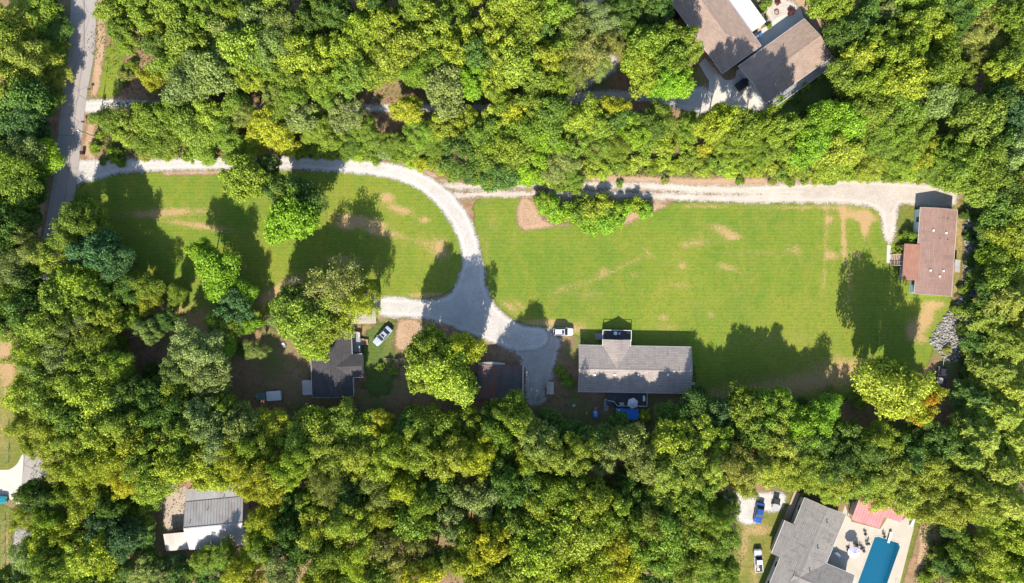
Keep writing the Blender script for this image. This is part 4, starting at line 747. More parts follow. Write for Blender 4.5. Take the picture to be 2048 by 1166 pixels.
for px, py, rt, lb in ((1228, 808, .3, 'dark chair at the left of the back deck table'), (1236, 803, 2.8, 'dark chair near the house wall on the back deck')): chair(lb, px, py, rt, 'black', .802)
t = table('low grey table on the back deck of the grey house', 1241, 806, .55, .802, 'greyside', .6, False)
kp = at(1191, 827, .4); t = thing('blue_tub', 'crumpled blue plastic tub left of the back deck ramp', 'tub', (kp.x, kp.y, 0), .1)
m = MB(); m.lathe([(.55,0),(.66,.5),(.70,.52),(.64,.5),(.5,.1)], 14, Matrix.Scale(1.45, 4, (0,1,0))); m.build('shell', M['blue_tarp'], t, smooth=True); MB().lathe([(.3,.1),(.42,.16),(.2,.26)], 9, Matrix.Scale(1.6, 4, (0,1,0))).build('crumpled_sheet', M['white'], t)
ap = at(1191, 816, .3); t = thing('garden_cart', 'small dark red garden cart above the blue tub', 'cart', (ap.x, ap.y, 0), .3); MB().box(-.4,.4,-.28,.28,.25,.5).build('tray', M['terra'], t)
for s in (-1,1): MB().tube((s*.3,-.33,.17),(s*.3,-.27,.17),.17,None,12).build('wheel', M['black'], t); MB().tube((s*.3,.27,.17),(s*.3,.33,.17),.17,None,12).build('wheel', M['black'], t)
for px, py, lb in ((1148, 811, 'white plastic crate on the shaded ground behind the grey house'), (1173, 826, 'pale yellow bucket near the blue tub')):
    cp = at(px, py, .3); t = thing('crate' if px < 1160 else 'bucket', lb, 'crate' if px < 1160 else 'bucket', (cp.x, cp.y, 0), .4)
    if px < 1160: MB().box(-.3,.3,-.22,.22,0,.06).box(-.3,.3,-.22,-.18,.06,.35).box(-.3,.3,.18,.22,.06,.35).box(-.3,-.26,-.18,.18,.06,.35).box(.26,.3,-.18,.18,.06,.35).build('shell', M['white'], t)
    else: MB().lathe([(.18,0),(.24,.4),(.26,.4),(.21,.36),(.17,.05)],12).build('pail', plain('yellow_plastic', (.6,.42,.1)), t); MB().path([(-.25,0,.38),(0,0,.55),(.25,0,.38)],[.012]*3,5).build('handle', M['steel'], t)

# ------------------------------------------------------------------ mobile home on the right
p = at(1872, 503.6, 2.75); mh = thing('mobile_home', 'mobile home with red brown shingle roof and pale blue walls', 'house', (p.x, p.y, 0), R_(86.0))
wall, roof, zf = gable(mh, 18.75, 8.0, 2.75, 3.5, 'sh_mobile', 'siding_blue', .25)
for px, py in ((1866, 461), (1892, 466), (1860, 541), (1886.5, 542), (1878, 553)):
    q = local(mh, px, py, 3.2); z = zf(q.x, q.y); MB().box(q.x-.2, q.x+.2, q.y-.2, q.y+.2, z-.1, z+.2).build('roof_vent', M['white'], roof)
for px, py in ((1895.5, 438), (1877.5, 477), (1895.5, 479)):
    q = local(mh, px, py, 3.2); z = zf(q.x, q.y); MB().tube((q.x, q.y, z-.1), (q.x, q.y, z+.3), .06).build('vent_pipe', M['black'], roof)
a = local(mh, 1807, 523, 2.5); b = local(mh, 1833, 523, 2.5); ya, yb = a.y + .05, 3.7   # porch roof
x0 = local(mh, 1816, 560, 2.5).x; x1 = local(mh, 1821, 488, 2.5).x
m = MB(); m.slab([(x0, yb, 2.95), (x1, yb, 2.95), (x1, ya, 2.45), (x0, ya, 2.45)], .12); prf = m.build('porch_roof', M['sh_porch'], mh)
m = MB(); m.box(x0+.2, x1-.2, 3.77, ya-.25, .75, .87); m.build('porch_floor', M['deck_grey'], mh)
for x in (x0+.3, (x0+x1)/2, x1-.3): MB().box(x-.06, x+.06, ya-.4, ya-.28, 0, 2.36).build('porch_post', M['trim'], mh)
ra = thing('porch_railing', 'white railing along the mobile home porch', 'railing', mh.location, mh.rotation_euler.z); railing(ra, [(x0+.25, ya-.2), (x0+2.6, ya-.2)], .87); railing(ra, [(x1-1.2, ya-.2), (x1-.25, ya-.2)], .87)
st = thing('porch_stairs', 'wooden stairs with pale treads up to the mobile home porch', 'steps', mh.location, mh.rotation_euler.z)
q0 = local(mh, 1804, 521, .5)
for i in range(6): MB().box(q0.x-1.15, q0.x+1.15, ya-.2+.3*i, ya-.2+.3*i+.24, .72-.13*i, .78-.13*i).build('tread', M['wood'], st)
for s in (-1,1):
    m = MB(); m.slab([(q0.x+s*1.2-.04, ya-.2, .82), (q0.x+s*1.2+.04, ya-.2, .82), (q0.x+s*1.2+.04, ya+1.7, .1), (q0.x+s*1.2-.04, ya+1.7, .1)], .22); m.build('stringer', M['wood'], st)
    m = MB(); m.slab([(q0.x+s*1.2-.05, ya-.2, 1.75), (q0.x+s*1.2+.05, ya-.2, 1.75), (q0.x+s*1.2+.05, ya+1.7, 1.0), (q0.x+s*1.2-.05, ya+1.7, 1.0)], .06); m.build('handrail', M['wood'], st); MB().box(q0.x+s*1.2-.05, q0.x+s*1.2+.05, ya+1.6, ya+1.7, 0, 1.0).build('post', M['wood'], st)
door(mh, (x0+x1)/2, 3.78, .87, 'x', 'terra')
lp = local(mh, 1911.5, 532, 1.3); bs = thing('back_stoop_roof', 'small pale grey awning at the back door of the mobile home', 'awning', mh.location, mh.rotation_euler.z)
m = MB(); m.slab([(lp.x-1.35, lp.y+.7, 2.1), (lp.x+1.35, lp.y+.7, 2.1), (lp.x+1.35, lp.y-.62, 1.8), (lp.x-1.35, lp.y-.62, 1.8)], .06); m.build('awning_sheet', M['galv'], bs)
for s in (-1,1): MB().tube((lp.x+s*1.25, lp.y-.5, 0), (lp.x+s*1.25, lp.y-.5, 1.76), .04).build('post', M['steel'], bs)

# ------------------------------------------------------------------ dark roofed house and garage on the left
p = at(663.5, 728.5, 2.9); dh = thing('house', 'house with charcoal shingle roof in tree shade', 'house', (p.x, p.y, 0), R_(92.0))
wall, roof, zf = gable(dh, 14.0, 8.9, 2.9, 4.6, 'sh_dark', 'siding')
q = local(dh, 690, 733, 3.5); xw = q.x; m = MB()
yE = local(dh, 725, 731, 2.7).y
for s in (-1, 1): m.slab([(xw, -.9, 4.2), (xw, yE, 3.55), (xw + s*2.45, yE, 2.75), (xw + s*2.45, -4.3, 2.98)], .12)
cg = m.build('cross_roof', M['sh_dark'], dh); MB().box(xw-2.0, xw+2.0, yE+.3, -4.1, 0, 2.7).build('bay_wall', M['siding'], dh)
for s in (-1,1): MB().box(xw+s*2.46-.02*s, xw+s*2.58, yE, -4.4, 2.62, 2.74).build('gutter', M['trim'], cg)
dd = thing('side_deck', 'grey board deck with white railing beside the dark roofed house', 'deck', dh.location, dh.rotation_euler.z)
a = local(dh, 703, 705, .8); b = local(dh, 720, 664, .8); c_ = local(dh, 699, 662, .8); d_ = local(dh, 709, 648, .8)
MB().box(a.x, b.x, b.y, -4.12, .68, .80).build('floor', M['deck_grey'], dd); MB().box(b.x+.004, d_.x, d_.y, c_.y, .68, .80).build('walkway', M['deck_grey'], dd)
mid = local(dh, 720, 684, .8)
railing(dd, [(a.x+.1, b.y+.06), (mid.x-.8, b.y+.06)], .8); railing(dd, [(mid.x+.8, b.y+.06), (b.x-.1, b.y+.06), (b.x-.1, d_.y+.06), (d_.x, d_.y+.06)], .8); railing(dd, [(b.x+.1, c_.y-.06), (d_.x, c_.y-.06)], .8)
for i in range(4): MB().box(mid.x-.7, mid.x+.7, b.y-.3*(i+1), b.y-.3*i-.03, .56-.15*i, .62-.15*i).build('step', M['deck_grey'], dd)
bx = at(731.5, 684, .5); t = thing('planter_box', 'pale square planter at the foot of the deck steps', 'planter', (bx.x, bx.y, 0), .05); MB().box(-.5,.5,-.6,.6,0,.5).build('tub', M['wood'], t); MB().box(-.44,.44,-.54,.54,.46,.54).build('soil', M['ground'], t)
sh = thing('lean_to_shed', 'small grey tin lean-to at the left wall of the dark house', 'shed', dh.location, dh.rotation_euler.z)
a = local(dh, 605, 790, 2.2); b = local(dh, 627, 760, 2.2); m = MB(); m.slab([(a.x, 4.52, 2.45), (b.x, 4.52, 2.45), (b.x, a.y, 2.1), (a.x, a.y, 2.1)], .06); m.build('roof', M['galv'], sh); MB().box(a.x+.15, b.x-.15, 4.3, a.y-.2, 0, 2.0).build('wall', M['greyside'], sh)
p = at(722.5, 617, 2.6); ga = thing('garage', 'small garage with pale tan roof half under a thin tree', 'garage', (p.x, p.y, 0), R_(1))
gable(ga, 6.2, 6.3, 2.6, 3.5, 'sh_pale', 'siding', .3, wins=False)
MB().box(2.82, 2.9, -1.4, 1.4, 0, 2.2).build('garage_door', M['white'], ga)
# covered heap and green bin left of the dark house
p = at(549, 791, .9); t = thing('covered_trailer', 'white tarp covered trailer at the wood edge left of the dark house', 'trailer', (p.x, p.y, 0), R_(4))
MB().box(-1.5,1.5,-1.0,1.0,.45,1.4).build('load', M['grey_cloth'], t, .12); m = MB(); m.slab([(-1.55,-1.05,1.42),(1.55,-1.05,1.46),(1.55,1.05,1.7),(-1.55,1.05,1.6)], .05); m.build('tarp', M['white'], t)
for s in (-1,1): MB().tube((0,s*1.02,.35),(0,s*1.2,.35),.35,None,14).build('wheel', M['black'], t)
p = at(523, 792, .6); t = thing('garden_box', 'grey-green plastic storage box beside the tarp covered trailer', 'box', (p.x, p.y, 0), R_(3)); MB().box(-1.0,1.0,-.7,.7,0,.8).build('body', plain('green_plastic', (.09,.17,.14)), t, .05); MB().box(-1.05,1.05,-.75,.75,.81,.92).build('lid', M['green_plastic'] if 'green_plastic' in M else M['black'], t, .03)

# ------------------------------------------------------------------ rusty shed, little hut
p = at(1000, 764, 2.8); rs = thing('metal_shed', 'open metal shed with dark rusty sheet roof', 'shed', (p.x, p.y, 0), R_(-.5))
L, W = 9.7, 7.3; MB().box(-L/2+.2, L/2-.2, -W/2+.3, -W/2+.4, 0, 2.5).build('back_wall', M['rust_wall'], rs)
for s in (-1,1): MB().box(s*(L/2-.25)-.05, s*(L/2-.25)+.05, -W/2+.4, W/2-.3, 0, 2.5).build('side_wall', M['rust_wall'], rs)
m = MB(); m.slab([(-L/2, -W/2, 2.6), (L/2, -W/2, 2.6), (L/2, W/2, 3.1), (-L/2, W/2, 3.1)], .06); rr = m.build('roof', M['rusty'], rs)
for j in range(4):
    for i in range(5):
        xa = -L/2 + L*i/5; ya = -W/2 + W*j/4; za = 2.6 + .5*j/4; m = MB(); m.slab([(xa+.03, ya, za+.05+.02*((i+j) % 2)), (xa+L/5+.04, ya, za+.05+.02*((i+j) % 2)), (xa+L/5+.04, ya+W/4+.12, za+.20), (xa+.03, ya+W/4+.12, za+.20)], .02); m.build('roof_sheet', M['rusty'], rr)
MB().box(L/2-.05, L/2+.28, -W/2, W/2, 2.45, 3.2).build('fascia', M['tin'], rs)
m = MB()
for k in range(10):
    a0 = -L/2 + .1 + k*.58; dz = .25*math.sin(math.pi*(k+.5)/10); m.slab([(a0, W/2, 2.9+dz), (a0+.57, W/2, 2.9+dz), (a0+.57, W/2+.45+dz, 2.75+dz), (a0, W/2+.45+dz, 2.75+dz)], .03)
m.build('awning', M['galv'], rs)
for i in range(11):
    pp = at(1050.5, 736 + 3.1*i); t = thing('flower_pot', f'{["topmost","second","third","fourth","fifth","sixth","seventh","eighth","ninth","tenth","lowest"][i]} flower pot in the row along the rusty shed', 'pot', (pp.x, pp.y, 0), 0, 'flower pots along the shed'); MB().lathe([(.09,0),(.14,.24),(.16,.25),(.12,.22)],10).build('pot', M['terra'], t); MB().lathe([(.12,.2),(.05,.23)],8).build('soil', M['ground'], t)
p = at(1100.5, 776.5, 1.8); t = thing('garden_hut', 'tiny hut with mottled tan roof left of the grey house', 'hut', (p.x, p.y, 0), R_(-1)); gable(t, 2.5, 1.55, 1.8, 2.05, 'tin', 'wood', .1, .05, False, gutter=False); t.rotation_euler.z = R_(89)
# ------------------------------------------------------------------ brown roofed L-shaped house, upper right
def merge(tmp, root, loc, rotz):
    """hand the pieces of a block over to the building it belongs to"""
    T = Matrix.Translation(loc) @ Matrix.Rotation(rotz, 4, 'Z')
    for ch in [o for o in bpy.data.objects if o.parent == tmp]:
        ch.parent = root; ch.matrix_basis = T @ ch.matrix_basis
    bpy.data.objects.remove(tmp)
def temp(): o = bpy.data.objects.new('t', None); C.objects.link(o); return o
zeA, zrA = 3.1, 4.15
p = at(1416.5, 25.6, zeA); bh = thing('house', 'L-shaped house with brown shingle roof, upper right', 'house', (p.x, p.y, 0), R_(-54.3))
hl, hw = 12.4, 5.15; m = MB(); ov = .5
m.slab([(-hl, -hw, zeA), (hl, -hw, zeA), (hl-6.2, -.001, zrA), (-hl, -.001, zrA)], .14); m.slab([(-hl, .001, zrA), (hl-6.2, .001, zrA), (hl, hw, zeA), (-hl, hw, zeA)], .14); m.slab([(hl-6.2, 0, zrA), (hl, -hw, zeA), (hl, hw, zeA)], .14)
rf = m.build('roof', M['sh_brown'], bh)
MB().box(-hl, hl-6.2, -.1, .1, zrA-.02, zrA+.035).build('ridge_cap', M['sh_brown'], rf)
MB().box(-hl, hl, -hw-.07, -hw-.005, zeA-.13, zeA-.02).build('gutter', M['trim'], rf); MB().box(-hl, hl, hw+.005, hw+.07, zeA-.13, zeA-.02).build('gutter', M['trim'], rf); MB().box(hl+.005, hl+.07, -hw, hw, zeA-.13, zeA-.02).build('gutter', M['trim'], rf)
MB().box(-hl+.5, hl-.5, -hw+.5, hw-.5, 0, zeA-.15).build('wall', M['brick'], bh)
for i in range(5):
    for s in (-1, 1): window(bh, -9 + i*4.4, s*(hw-.5), 1.6, 1.3, 1.2, 'x')
window(bh, hl-.5, -1.5, 1.6, 1.3, 1.2, 'y')
t_ = temp(); wall, r2, zf = gable(t_, 17.6, 10.1, 3.3, 4.5, 'sh_brown', 'greyside', .45)
q = local(bh, 1570, 122.8, 3.3); merge(t_, bh, (q.x, q.y, 0), R_(35.7 + 54.3))
q = local(bh, 1509, 36, 2.7); a = local(bh, 1462.6, 7.5, 2.8); b = local(bh, 1500, 67, 2.8); c = local(bh, 1532, 44, 2.7)
aw = thing('patio_cover', 'flat white metal patio cover against the brown roofed house', 'awning', bh.location, bh.rotation_euler.z)
yA, yB = hw + .14, c.y; xA, xB = a.x - 1.2, b.x; n = 8
for i in range(n): MB().box(xA + (xB-xA)*i/n + .01, xA + (xB-xA)*(i+1)/n - .01, yA, yB, 2.70 + .004*(i % 2), 2.78 + .004*(i % 2)).build('roof_panel', M['white_metal'], aw)
for x in (xA+.1, (xA+xB)/2, xB-.1): MB().box(x-.06, x+.06, yB-.2, yB-.08, 0, 2.69).build('post', M['trim'], aw)
dk = thing('side_deck', 'long grey deck along the lower wall of the brown roofed house', 'deck', bh.location, bh.rotation_euler.z)
a = local(bh, 1541, 210, .9); b = local(bh, 1666, 121, .9); c = local(bh, 1546, 217, .9)
MB().box(a.x-1.0, a.x+1.0, a.y, b.y, .8, .92).build('floor', M['deck_grey'], dk); railing(dk, [(a.x+.95, a.y), (a.x+.95, b.y)], .92, .9, 'greyside', 2.0); railing(dk, [(a.x-.9, b.y-.05), (a.x+.9, b.y-.05)], .92, .9, 'greyside', 1.0)
for i in range(7): y = a.y + (b.y-a.y)*(i+.02)/6.1; MB().box(a.x+.7, a.x+.85, y, y+.14, 0, .8).build('support_post', M['wood'], dk)
q = at(1485.5, 168, 1.4); t = thing('dumpster', 'black square bin on the concrete beside the brown roofed house', 'bin', (q.x, q.y, 0), R_(35.7)); MB().box(-1.15,1.15,-.9,.9,.1,1.3).build('body', M['black'], t, .04)
for s in (-1, 1): MB().box(s*.58-.55, s*.58+.55, -.92, .92, 1.31, 1.38).build('lid', M['black'], t)
for s in (-1,1):
    for r in (-1,1): MB().tube((s*.9,r*.7-.05,.08),(s*.9,r*.7+.05,.08),.08,None,8).build('wheel', M['black'], t)
for px, py, lb in ((1359, 22, 'white column at the porch notch nearest the red shrub'), (1377, 31, 'white column at the inner corner of the porch notch')):
    q = at(px, py, 1.3); t = thing('porch_column', lb, 'column', (q.x, q.y, 0), R_(-54)); MB().box(-.55,.55,-.2,.2,0,.15).build('plinth', M['white'], t); MB().box(-.4,.4,-.14,.14,.15,2.6).build('shaft', M['white'], t); MB().box(-.5,.5,-.18,.18,2.6,2.75).build('capital', M['white'], t)
q = at(1553.5, 24.5, .3); t = thing('fire_pit', 'round rusty fire pit on the gravel terrace', 'fire pit', (q.x, q.y, .01)); MB().lathe([(.42,0),(.52,.32),(.56,.34),(.5,.34),(.38,.08)],16).build('bowl', M['rust_wall'], t); MB().lathe([(.36,.1),(.2,.16),(.05,.18)],12).build('ashes', M['steel'], t)
for i, (px, py, rt, mt, lb) in enumerate(((1531, 40, .8, 'black', 'dark chair at the upper corner of the white patio cover'), (1531.5, 50, 2.2, 'black', 'dark chair at the lower corner of the white patio cover'), (1519.5, 73, .4, 'blue_tarp', 'blue chair in the corner between the brown roof wings'))): chair(lb, px, py, rt, mt, .015)
q = at(1520, 62, .3); t = thing('chaise', 'weathered lounge chair above the blue chair', 'lounger', (q.x, q.y, .015), .2); MB().box(-.3,.3,-.9,.5,.3,.36).build('bed', M['wood'], t); m = MB(); m.slab([(-.3,.5,.36),(.3,.5,.36),(.3,1.0,.8),(-.3,1.0,.8)],.05); m.build('backrest', M['wood'], t)
for s in (-1,1):
    for y in (-.8,.4): MB().box(s*.25-.03,s*.25+.03,y-.03,y+.03,0,.3).build('leg', M['wood'], t)
# trampoline and the half hidden cottage
q = at(1250, 49, .8); t = thing('trampoline', 'round trampoline with a pale rim in deep shade', 'trampoline', (q.x, q.y, 0)); MB().lathe([(1.1,.74),(1.1,.76)],20).build('mat', M['black'], t)
m = MB(); m.path([(1.25*math.cos(k*.3142), 1.25*math.sin(k*.3142), .78) for k in range(21)], [.07]*21, 6); m.build('rim', M['white'], t)
for k in range(4): a = k*1.57+.4; MB().tube((1.2*math.cos(a),1.2*math.sin(a),0),(1.2*math.cos(a),1.2*math.sin(a),.75),.03).build('leg', M['steel'], t)
p = at(1198, 30, 2.8); ct = thing('cottage', 'pale roofed cottage half hidden by a thin grey tree at the top', 'house', (p.x, p.y, 0), R_(82)); gable(ct, 15, 7.0, 2.8, 4.2, 'sh_pale', 'siding', .3)
p = at(1157, 12, 1.5); t = thing('red_shed', 'small dull red shed left of the hidden cottage', 'shed', (p.x, p.y, 0), R_(60)); gable(t, 2.8, 2.2, 1.9, 2.4, 'sh_mobile', 'rust_wall', .12, .06, False, gutter=False)

# ------------------------------------------------------------------ metal barn, lower left
p = at(430, 1049, 4.0); mb = thing('metal_barn', 'barn with pale corrugated sheet roof and side lean-to', 'barn', (p.x, p.y, 0), R_(5.5))
L, hw, ze, zr = 12.6, 5.2, 3.2, 5.0
MB().box(-L/2+.2, L/2-.2, -hw+.2, hw-.2, 0, ze-.05).build('wall', M['galv'], mb)
m = MB()
for s in (-1, 1): m.add([(s*(L/2-.22), -hw+.2, ze-.05), (s*(L/2-.22), hw-.2, ze-.05), (s*(L/2-.22), 0, zr-.15), (s*(L/2-.3), -hw+.2, ze-.05), (s*(L/2-.3), hw-.2, ze-.05), (s*(L/2-.3), 0, zr-.15)], [(0,1,2),(3,5,4),(0,3,4,1),(1,4,5,2),(2,5,3,0)])
m.build('gable_wall', M['galv'], mb)
MB().slab([(-L/2, -hw, ze-.06), (L/2, -hw, ze-.06), (L/2, 0, zr-.06), (-L/2, 0, zr-.06)], .05).slab([(-L/2, .01, zr-.06), (L/2, .01, zr-.06), (L/2, hw, ze-.06), (-L/2, hw, ze-.06)], .05).build('roof', M['galv'], mb)
rf = [o for o in bpy.data.objects if o.parent == mb and o.name.startswith('roof')][0]
ribs(rf, -L/2, L/2, -hw, ze, -.05, zr, .62, 'galv'); ribs(rf, -L/2, L/2, .05, zr, hw, ze, .62, 'galv')
MB().box(-L/2, L/2, -.16, .16, zr+.02, zr+.07).build('ridge_cap', M['galv'], rf)
MB().slab([(-L/2, hw+.02, ze-.1), (L/2, hw+.02, ze-.1), (L/2, hw+2.6, ze-.65), (-L/2, hw+2.6, ze-.65)], .05).build('rear_lean_to', M['galv'], mb)
for x in (-L/2+.2, 0, L/2-.2): MB().box(x-.07, x+.07, hw+2.3, hw+2.44, 0, ze-.72).build('post', M['wood'], mb)
for px, py in ((445, 995), (415, 1020), (382.5, 1043)): q = local(mb, px, py, 4.0); z = zr - (zr-ze)*abs(q.y)/hw; MB().tube((q.x,q.y,z-.1),(q.x,q.y,z+.3),.07).build('vent_pipe', M['black'], rf)
a = local(mb, 327, 1066, 2.6); b = local(mb, 372, 1099, 2.4); lt = MB(); lt.slab([(a.x, b.y, 2.25), (-L/2-.06, b.y, 2.25), (-L/2-.06, a.y-.2, 2.75), (a.x, a.y-.2, 2.75)], .06); lt.build('lean_to_roof', M['tin'], mb)
for x in (a.x+.2, (a.x-L/2)/2-.3):
    for y in (b.y+.2, a.y-.5): MB().box(x-.07, x+.07, y-.07, y+.07, 0, 2.2).build('lean_to_post', M['wood'], mb)
MB().box(-L/2+.12, -L/2+.19, -1.5, 1.8, 0, 2.7).build('barn_door', M['tin'], mb)

# ------------------------------------------------------------------ lower right house, pool, pool house
ang = math.atan2(.926, .378); p = at(1603, 1130, 2.9); lh = thing('house', 'ash grey roofed house beside the swimming pool', 'house', (p.x, p.y, 0), ang)
L, W, ze, zr = 27.5, 9.7, 2.9, 4.1
wall, roof, zf = gable(lh, L, W, ze, zr, 'sh_ash', 'siding', .4)
sl = (zr-ze)/(W/2); x1 = local(lh, 1577, 1044, 2.8).x; x0 = local(lh, 1556, 1113, 2.8).x; yo = 1.85
MB().slab([(x0, W/2-.3, ze+.33*sl+.06), (x1, W/2-.3, ze+.33*sl+.06), (x1, W/2+yo, ze-yo*sl+.05), (x0, W/2+yo, ze-yo*sl+.05)], .12).build('roof_extension', M['sh_ash'], lh); MB().box(x0+.3, x1-.3, W/2-.5, W/2+yo-.4, 0, ze-yo*sl-.1).build('bay_wall', M['siding'], lh)
MB().box(x0, x1, W/2+yo+.004, W/2+yo+.12, ze-yo*sl-.1, ze-yo*sl).build('gutter', M['trim'], roof)
t_ = temp(); gable(t_, 12.6, 9.6, ze+.02, zr+.02, 'sh_ash', 'siding', .4, cx=6.3-1.2)
q = local(lh, 1610, 1160, 4.0); merge(t_, lh, (q.x, 0, 0), -math.pi/2)
for px, py in ((1653, 1043.5), (1635, 1095), (1619, 1141)):
    q = local(lh, px, py, 3.9); z = zf(q.x, q.y); MB().lathe([(.06,-.2),(.06,.35),(.16,.36),(.16,.5),(.04,.56)], 10, Matrix.Translation((q.x, q.y, z))).build('roof_vent', M['black'], roof)
for px, py in ((1657, 1084), (1664, 1091)): q = local(lh, px, py, 3.3); MB().tube((q.x,q.y,zf(q.x,q.y)-.1),(q.x,q.y,zf(q.x,q.y)+.2),.05).build('vent_pipe', M['black'], roof)
out = [(1690,1010),(1703,1043),(1760,1058),(1775,1035),(1805,1040),(1812,1034),(1829,1038),(1827,1058),(1772,1275),(1650,1285),(1600,1150),(1668,1075)]
o3 = [at(*q) for q in out]; h3 = [at(*q) for q in POOL]
tris = tessellate_polygon([o3, h3]); allp = o3 + h3; nn = len(allp); top = [(v.x, v.y, .03) for v in allp]
m = MB(); m.v = top + [(v.x, v.y, -.12) for v in allp]
for a, b, c in tris:
    va, vb, vc = allp[a], allp[b], allp[c]; up = (vb-va).cross(vc-va).z > 0; m.f.append((a, b, c) if up else (a, c, b))
for base, k in ((0, len(out)), (len(out), len(POOL))):
    for i in range(k): m.f.append((base+i, base+(i+1) % k, nn+base+(i+1) % k, nn+base+i))
pt = m.build('pool_terrace', M['patio']); pt['kind'] = 'structure'
sp = thing('swimming_pool', 'in-ground swimming pool with blue water and white diving board', 'pool', (0, 0, 0))
def liner():
    t = NT('pool_liner'); p = t.pos(); v = t.n('TexVoronoi', {'Vector': p, 'Scale': 1.6}, feature='DISTANCE_TO_EDGE'); c = t.mix(t.math('MULTIPLY', t.ramp(v, 0.0, 0.15), .5), (0.33, 0.72, 0.74), (0.25, 0.64, 0.68))
    return t.out(t.bsdf(c, .6, 0, None, .3))
M['liner'] = liner()
zb = [-2.0, -2.0, -1.9, -1.8, -.7, -.7]; k = len(POOL); m = MB(); m.v = [(v.x, v.y, -.02) for v in h3] + [(v.x, v.y, z) for v, z in zip(h3, zb)]
m.f = [(i, (i+1) % k, k+(i+1) % k, k+i) for i in range(k)] + [(k, k+3, k+4), (k, k+4, k+5), (k, k+1, k+2), (k, k+2, k+3)]
m.build('basin', M['liner'], sp)
def watermat():
    t = NT('pool_water'); p = t.pos(); n = t.noise(p, 2.2, 3, .6); tr = t.n('BsdfTransparent', {'Color': (0.52, 0.91, 0.93, 1)})
    gl = t.n('BsdfGlossy', {'Color': (1, 1, 1, 1), 'Roughness': .03, 'Normal': t.bump(n, .12, .05)}); fr = t.n('Fresnel', {'IOR': 1.33})
    return t.out(t.n('MixShader', {0: fr, 1: tr, 2: gl}))
M['water'] = watermat(); m = MB(); m.v = [(v.x, v.y, -.14) for v in h3]; m.f = [tuple(range(k))[::-1]]; m.build('water', M['water'], sp)
cen = sum((v for v in h3), Vector()) / k
for i in range(k):
    a, b = h3[i], h3[(i+1) % k]; u = (b-a).normalized(); nrm = Vector((u.y, -u.x, 0)); nrm = nrm if (a - cen).dot(nrm) > 0 else -nrm
    m = MB(); m.slab([(*(a-nrm*.04).xy, .055), (*(b-nrm*.04).xy, .055), (*(b+nrm*.26).xy, .055), (*(a+nrm*.26).xy, .055)], .05); m.build('coping', M['concrete'] if False else M['patio'], sp)
a = at(1783, 1064, .5); b = at(1777, 1086, .6); u = (b-a).normalized(); s = Vector((-u.y, u.x, 0))*.24; m = MB(); m.slab([(*(a-s).xy, .52), (*(b-s).xy, .56), (*(b+s).xy, .56), (*(a+s).xy, .52)], .07); m.build('diving_board', M['white'], sp)
q = a + u*.25; MB().box(q.x-.3, q.x+.3, q.y-.2, q.y+.2, .03, .44).build('board_stand', M['steel'], sp)
for px, py in ((1790, 1165), (1738, 1085)):
    v = at(px, py); m = MB(); m.path([(v.x, v.y, .03), (v.x, v.y, .7), (v.x+.3, v.y, .85), (v.x+.6, v.y, .5), (v.x+.6, v.y, -.1)], [.025]*5, 6); m.build('ladder_rail', M['steel'], sp)
a_ = R_(-17.8); p = at(1731, 1040, 2.6); ph = thing('pool_house', 'pool house with faded pink ribbed metal roof', 'pool house', (p.x, p.y, 0), a_)
b0 = local(ph, 1703, 1039, 2.6); b1 = local(ph, 1759, 1057, 2.6); b2 = local(ph, 1727, 995, 3.0)
xl, xr, yb, yt = b0.x, b1.x, (b0.y+b1.y)/2, b2.y + 2.2
MB().box(xl+.3, xr-.3, yb+.8, yt-.3, 0, 2.4).build('wall', M['siding'], ph)
m = MB(); m.slab([(xl, yb, 2.55), (xr, yb, 2.55), (xr, yt, 3.2), (xl, yt, 3.2)], .06); rf = m.build('roof', M['pink'], ph); ribs(rf, xl, xr, yb, 2.6, yt, 3.25, .62, 'pink')
c0 = local(ph, 1772, 1033, 2.6); c1 = local(ph, 1803, 1039, 2.6); m = MB(); ym = c0.y - .2; zm = 2.55 + .65*(ym-yb)/(yt-yb)
m.slab([(xr+.01, ym, zm-.04), (c1.x, ym, zm-.04), (c1.x, yt, 3.16), (xr+.01, yt, 3.16)], .06); r2 = m.build('side_roof', M['pink'], ph); ribs(r2, xr+.02, c1.x, ym, zm+.01, yt, 3.21, .62, 'pink')
MB().box(xr+.1, c1.x-.3, ym+.6, yt-.3, 0, 2.4).build('side_wall', M['siding'], ph)
for x in (xl+.2, xr-.2): MB().box(x-.06, x+.06, yb+.1, yb+.22, 0, 2.48).build('post', M['trim'], ph)
door(ph, (xl+xr)/2, yb+.8, .03, 'x'); window(ph, xl+1.4, yb+.8, 1.5, 1.0, 1.0, 'x')
umbrella('open pale lilac patio umbrella near the pool', 1708, 1105, 1.34, 'lilac_cloth', 8, 2.45, None, .12)
for px, py, rt, lb in ((1713, 1089, .5, 'dark chair in the umbrella shadow by the pool'), (1721, 1095, 1.2, 'dark chair left of the pool ladder'), (1694, 1098, 3.6, 'dark chair between lilac umbrella and house'), (1729, 1066, 2.4, 'dark lounge chair above the pool corner'), (1732, 1086, 5.0, 'small dark chair nearest the pool corner'), (1767, 1072, 1.0, 'dark chair left of the diving board'), (1726, 1100, 2.0, 'dark chair nearest the pool beside the lilac umbrella')): chair(lb, px, py, rt, 'black', .032)
table('round dark table under the lilac pool umbrella', 1709, 1093, .55, .032)
q = at(1675.5, 1110, .5); t = thing('pool_bench', 'white bench in the corner shade of the ash grey house', 'bench', (q.x, q.y, .032), R_(-40)); MB().box(-.75,.75,-.25,.25,.4,.46).build('seat', M['white'], t); MB().box(-.75,.75,.24,.3,.48,.9).build('backrest', M['white'], t)
for s in (-1,1): MB().box(s*.65-.05,s*.65+.05,-.22,.22,0,.4).build('leg', M['white'], t)
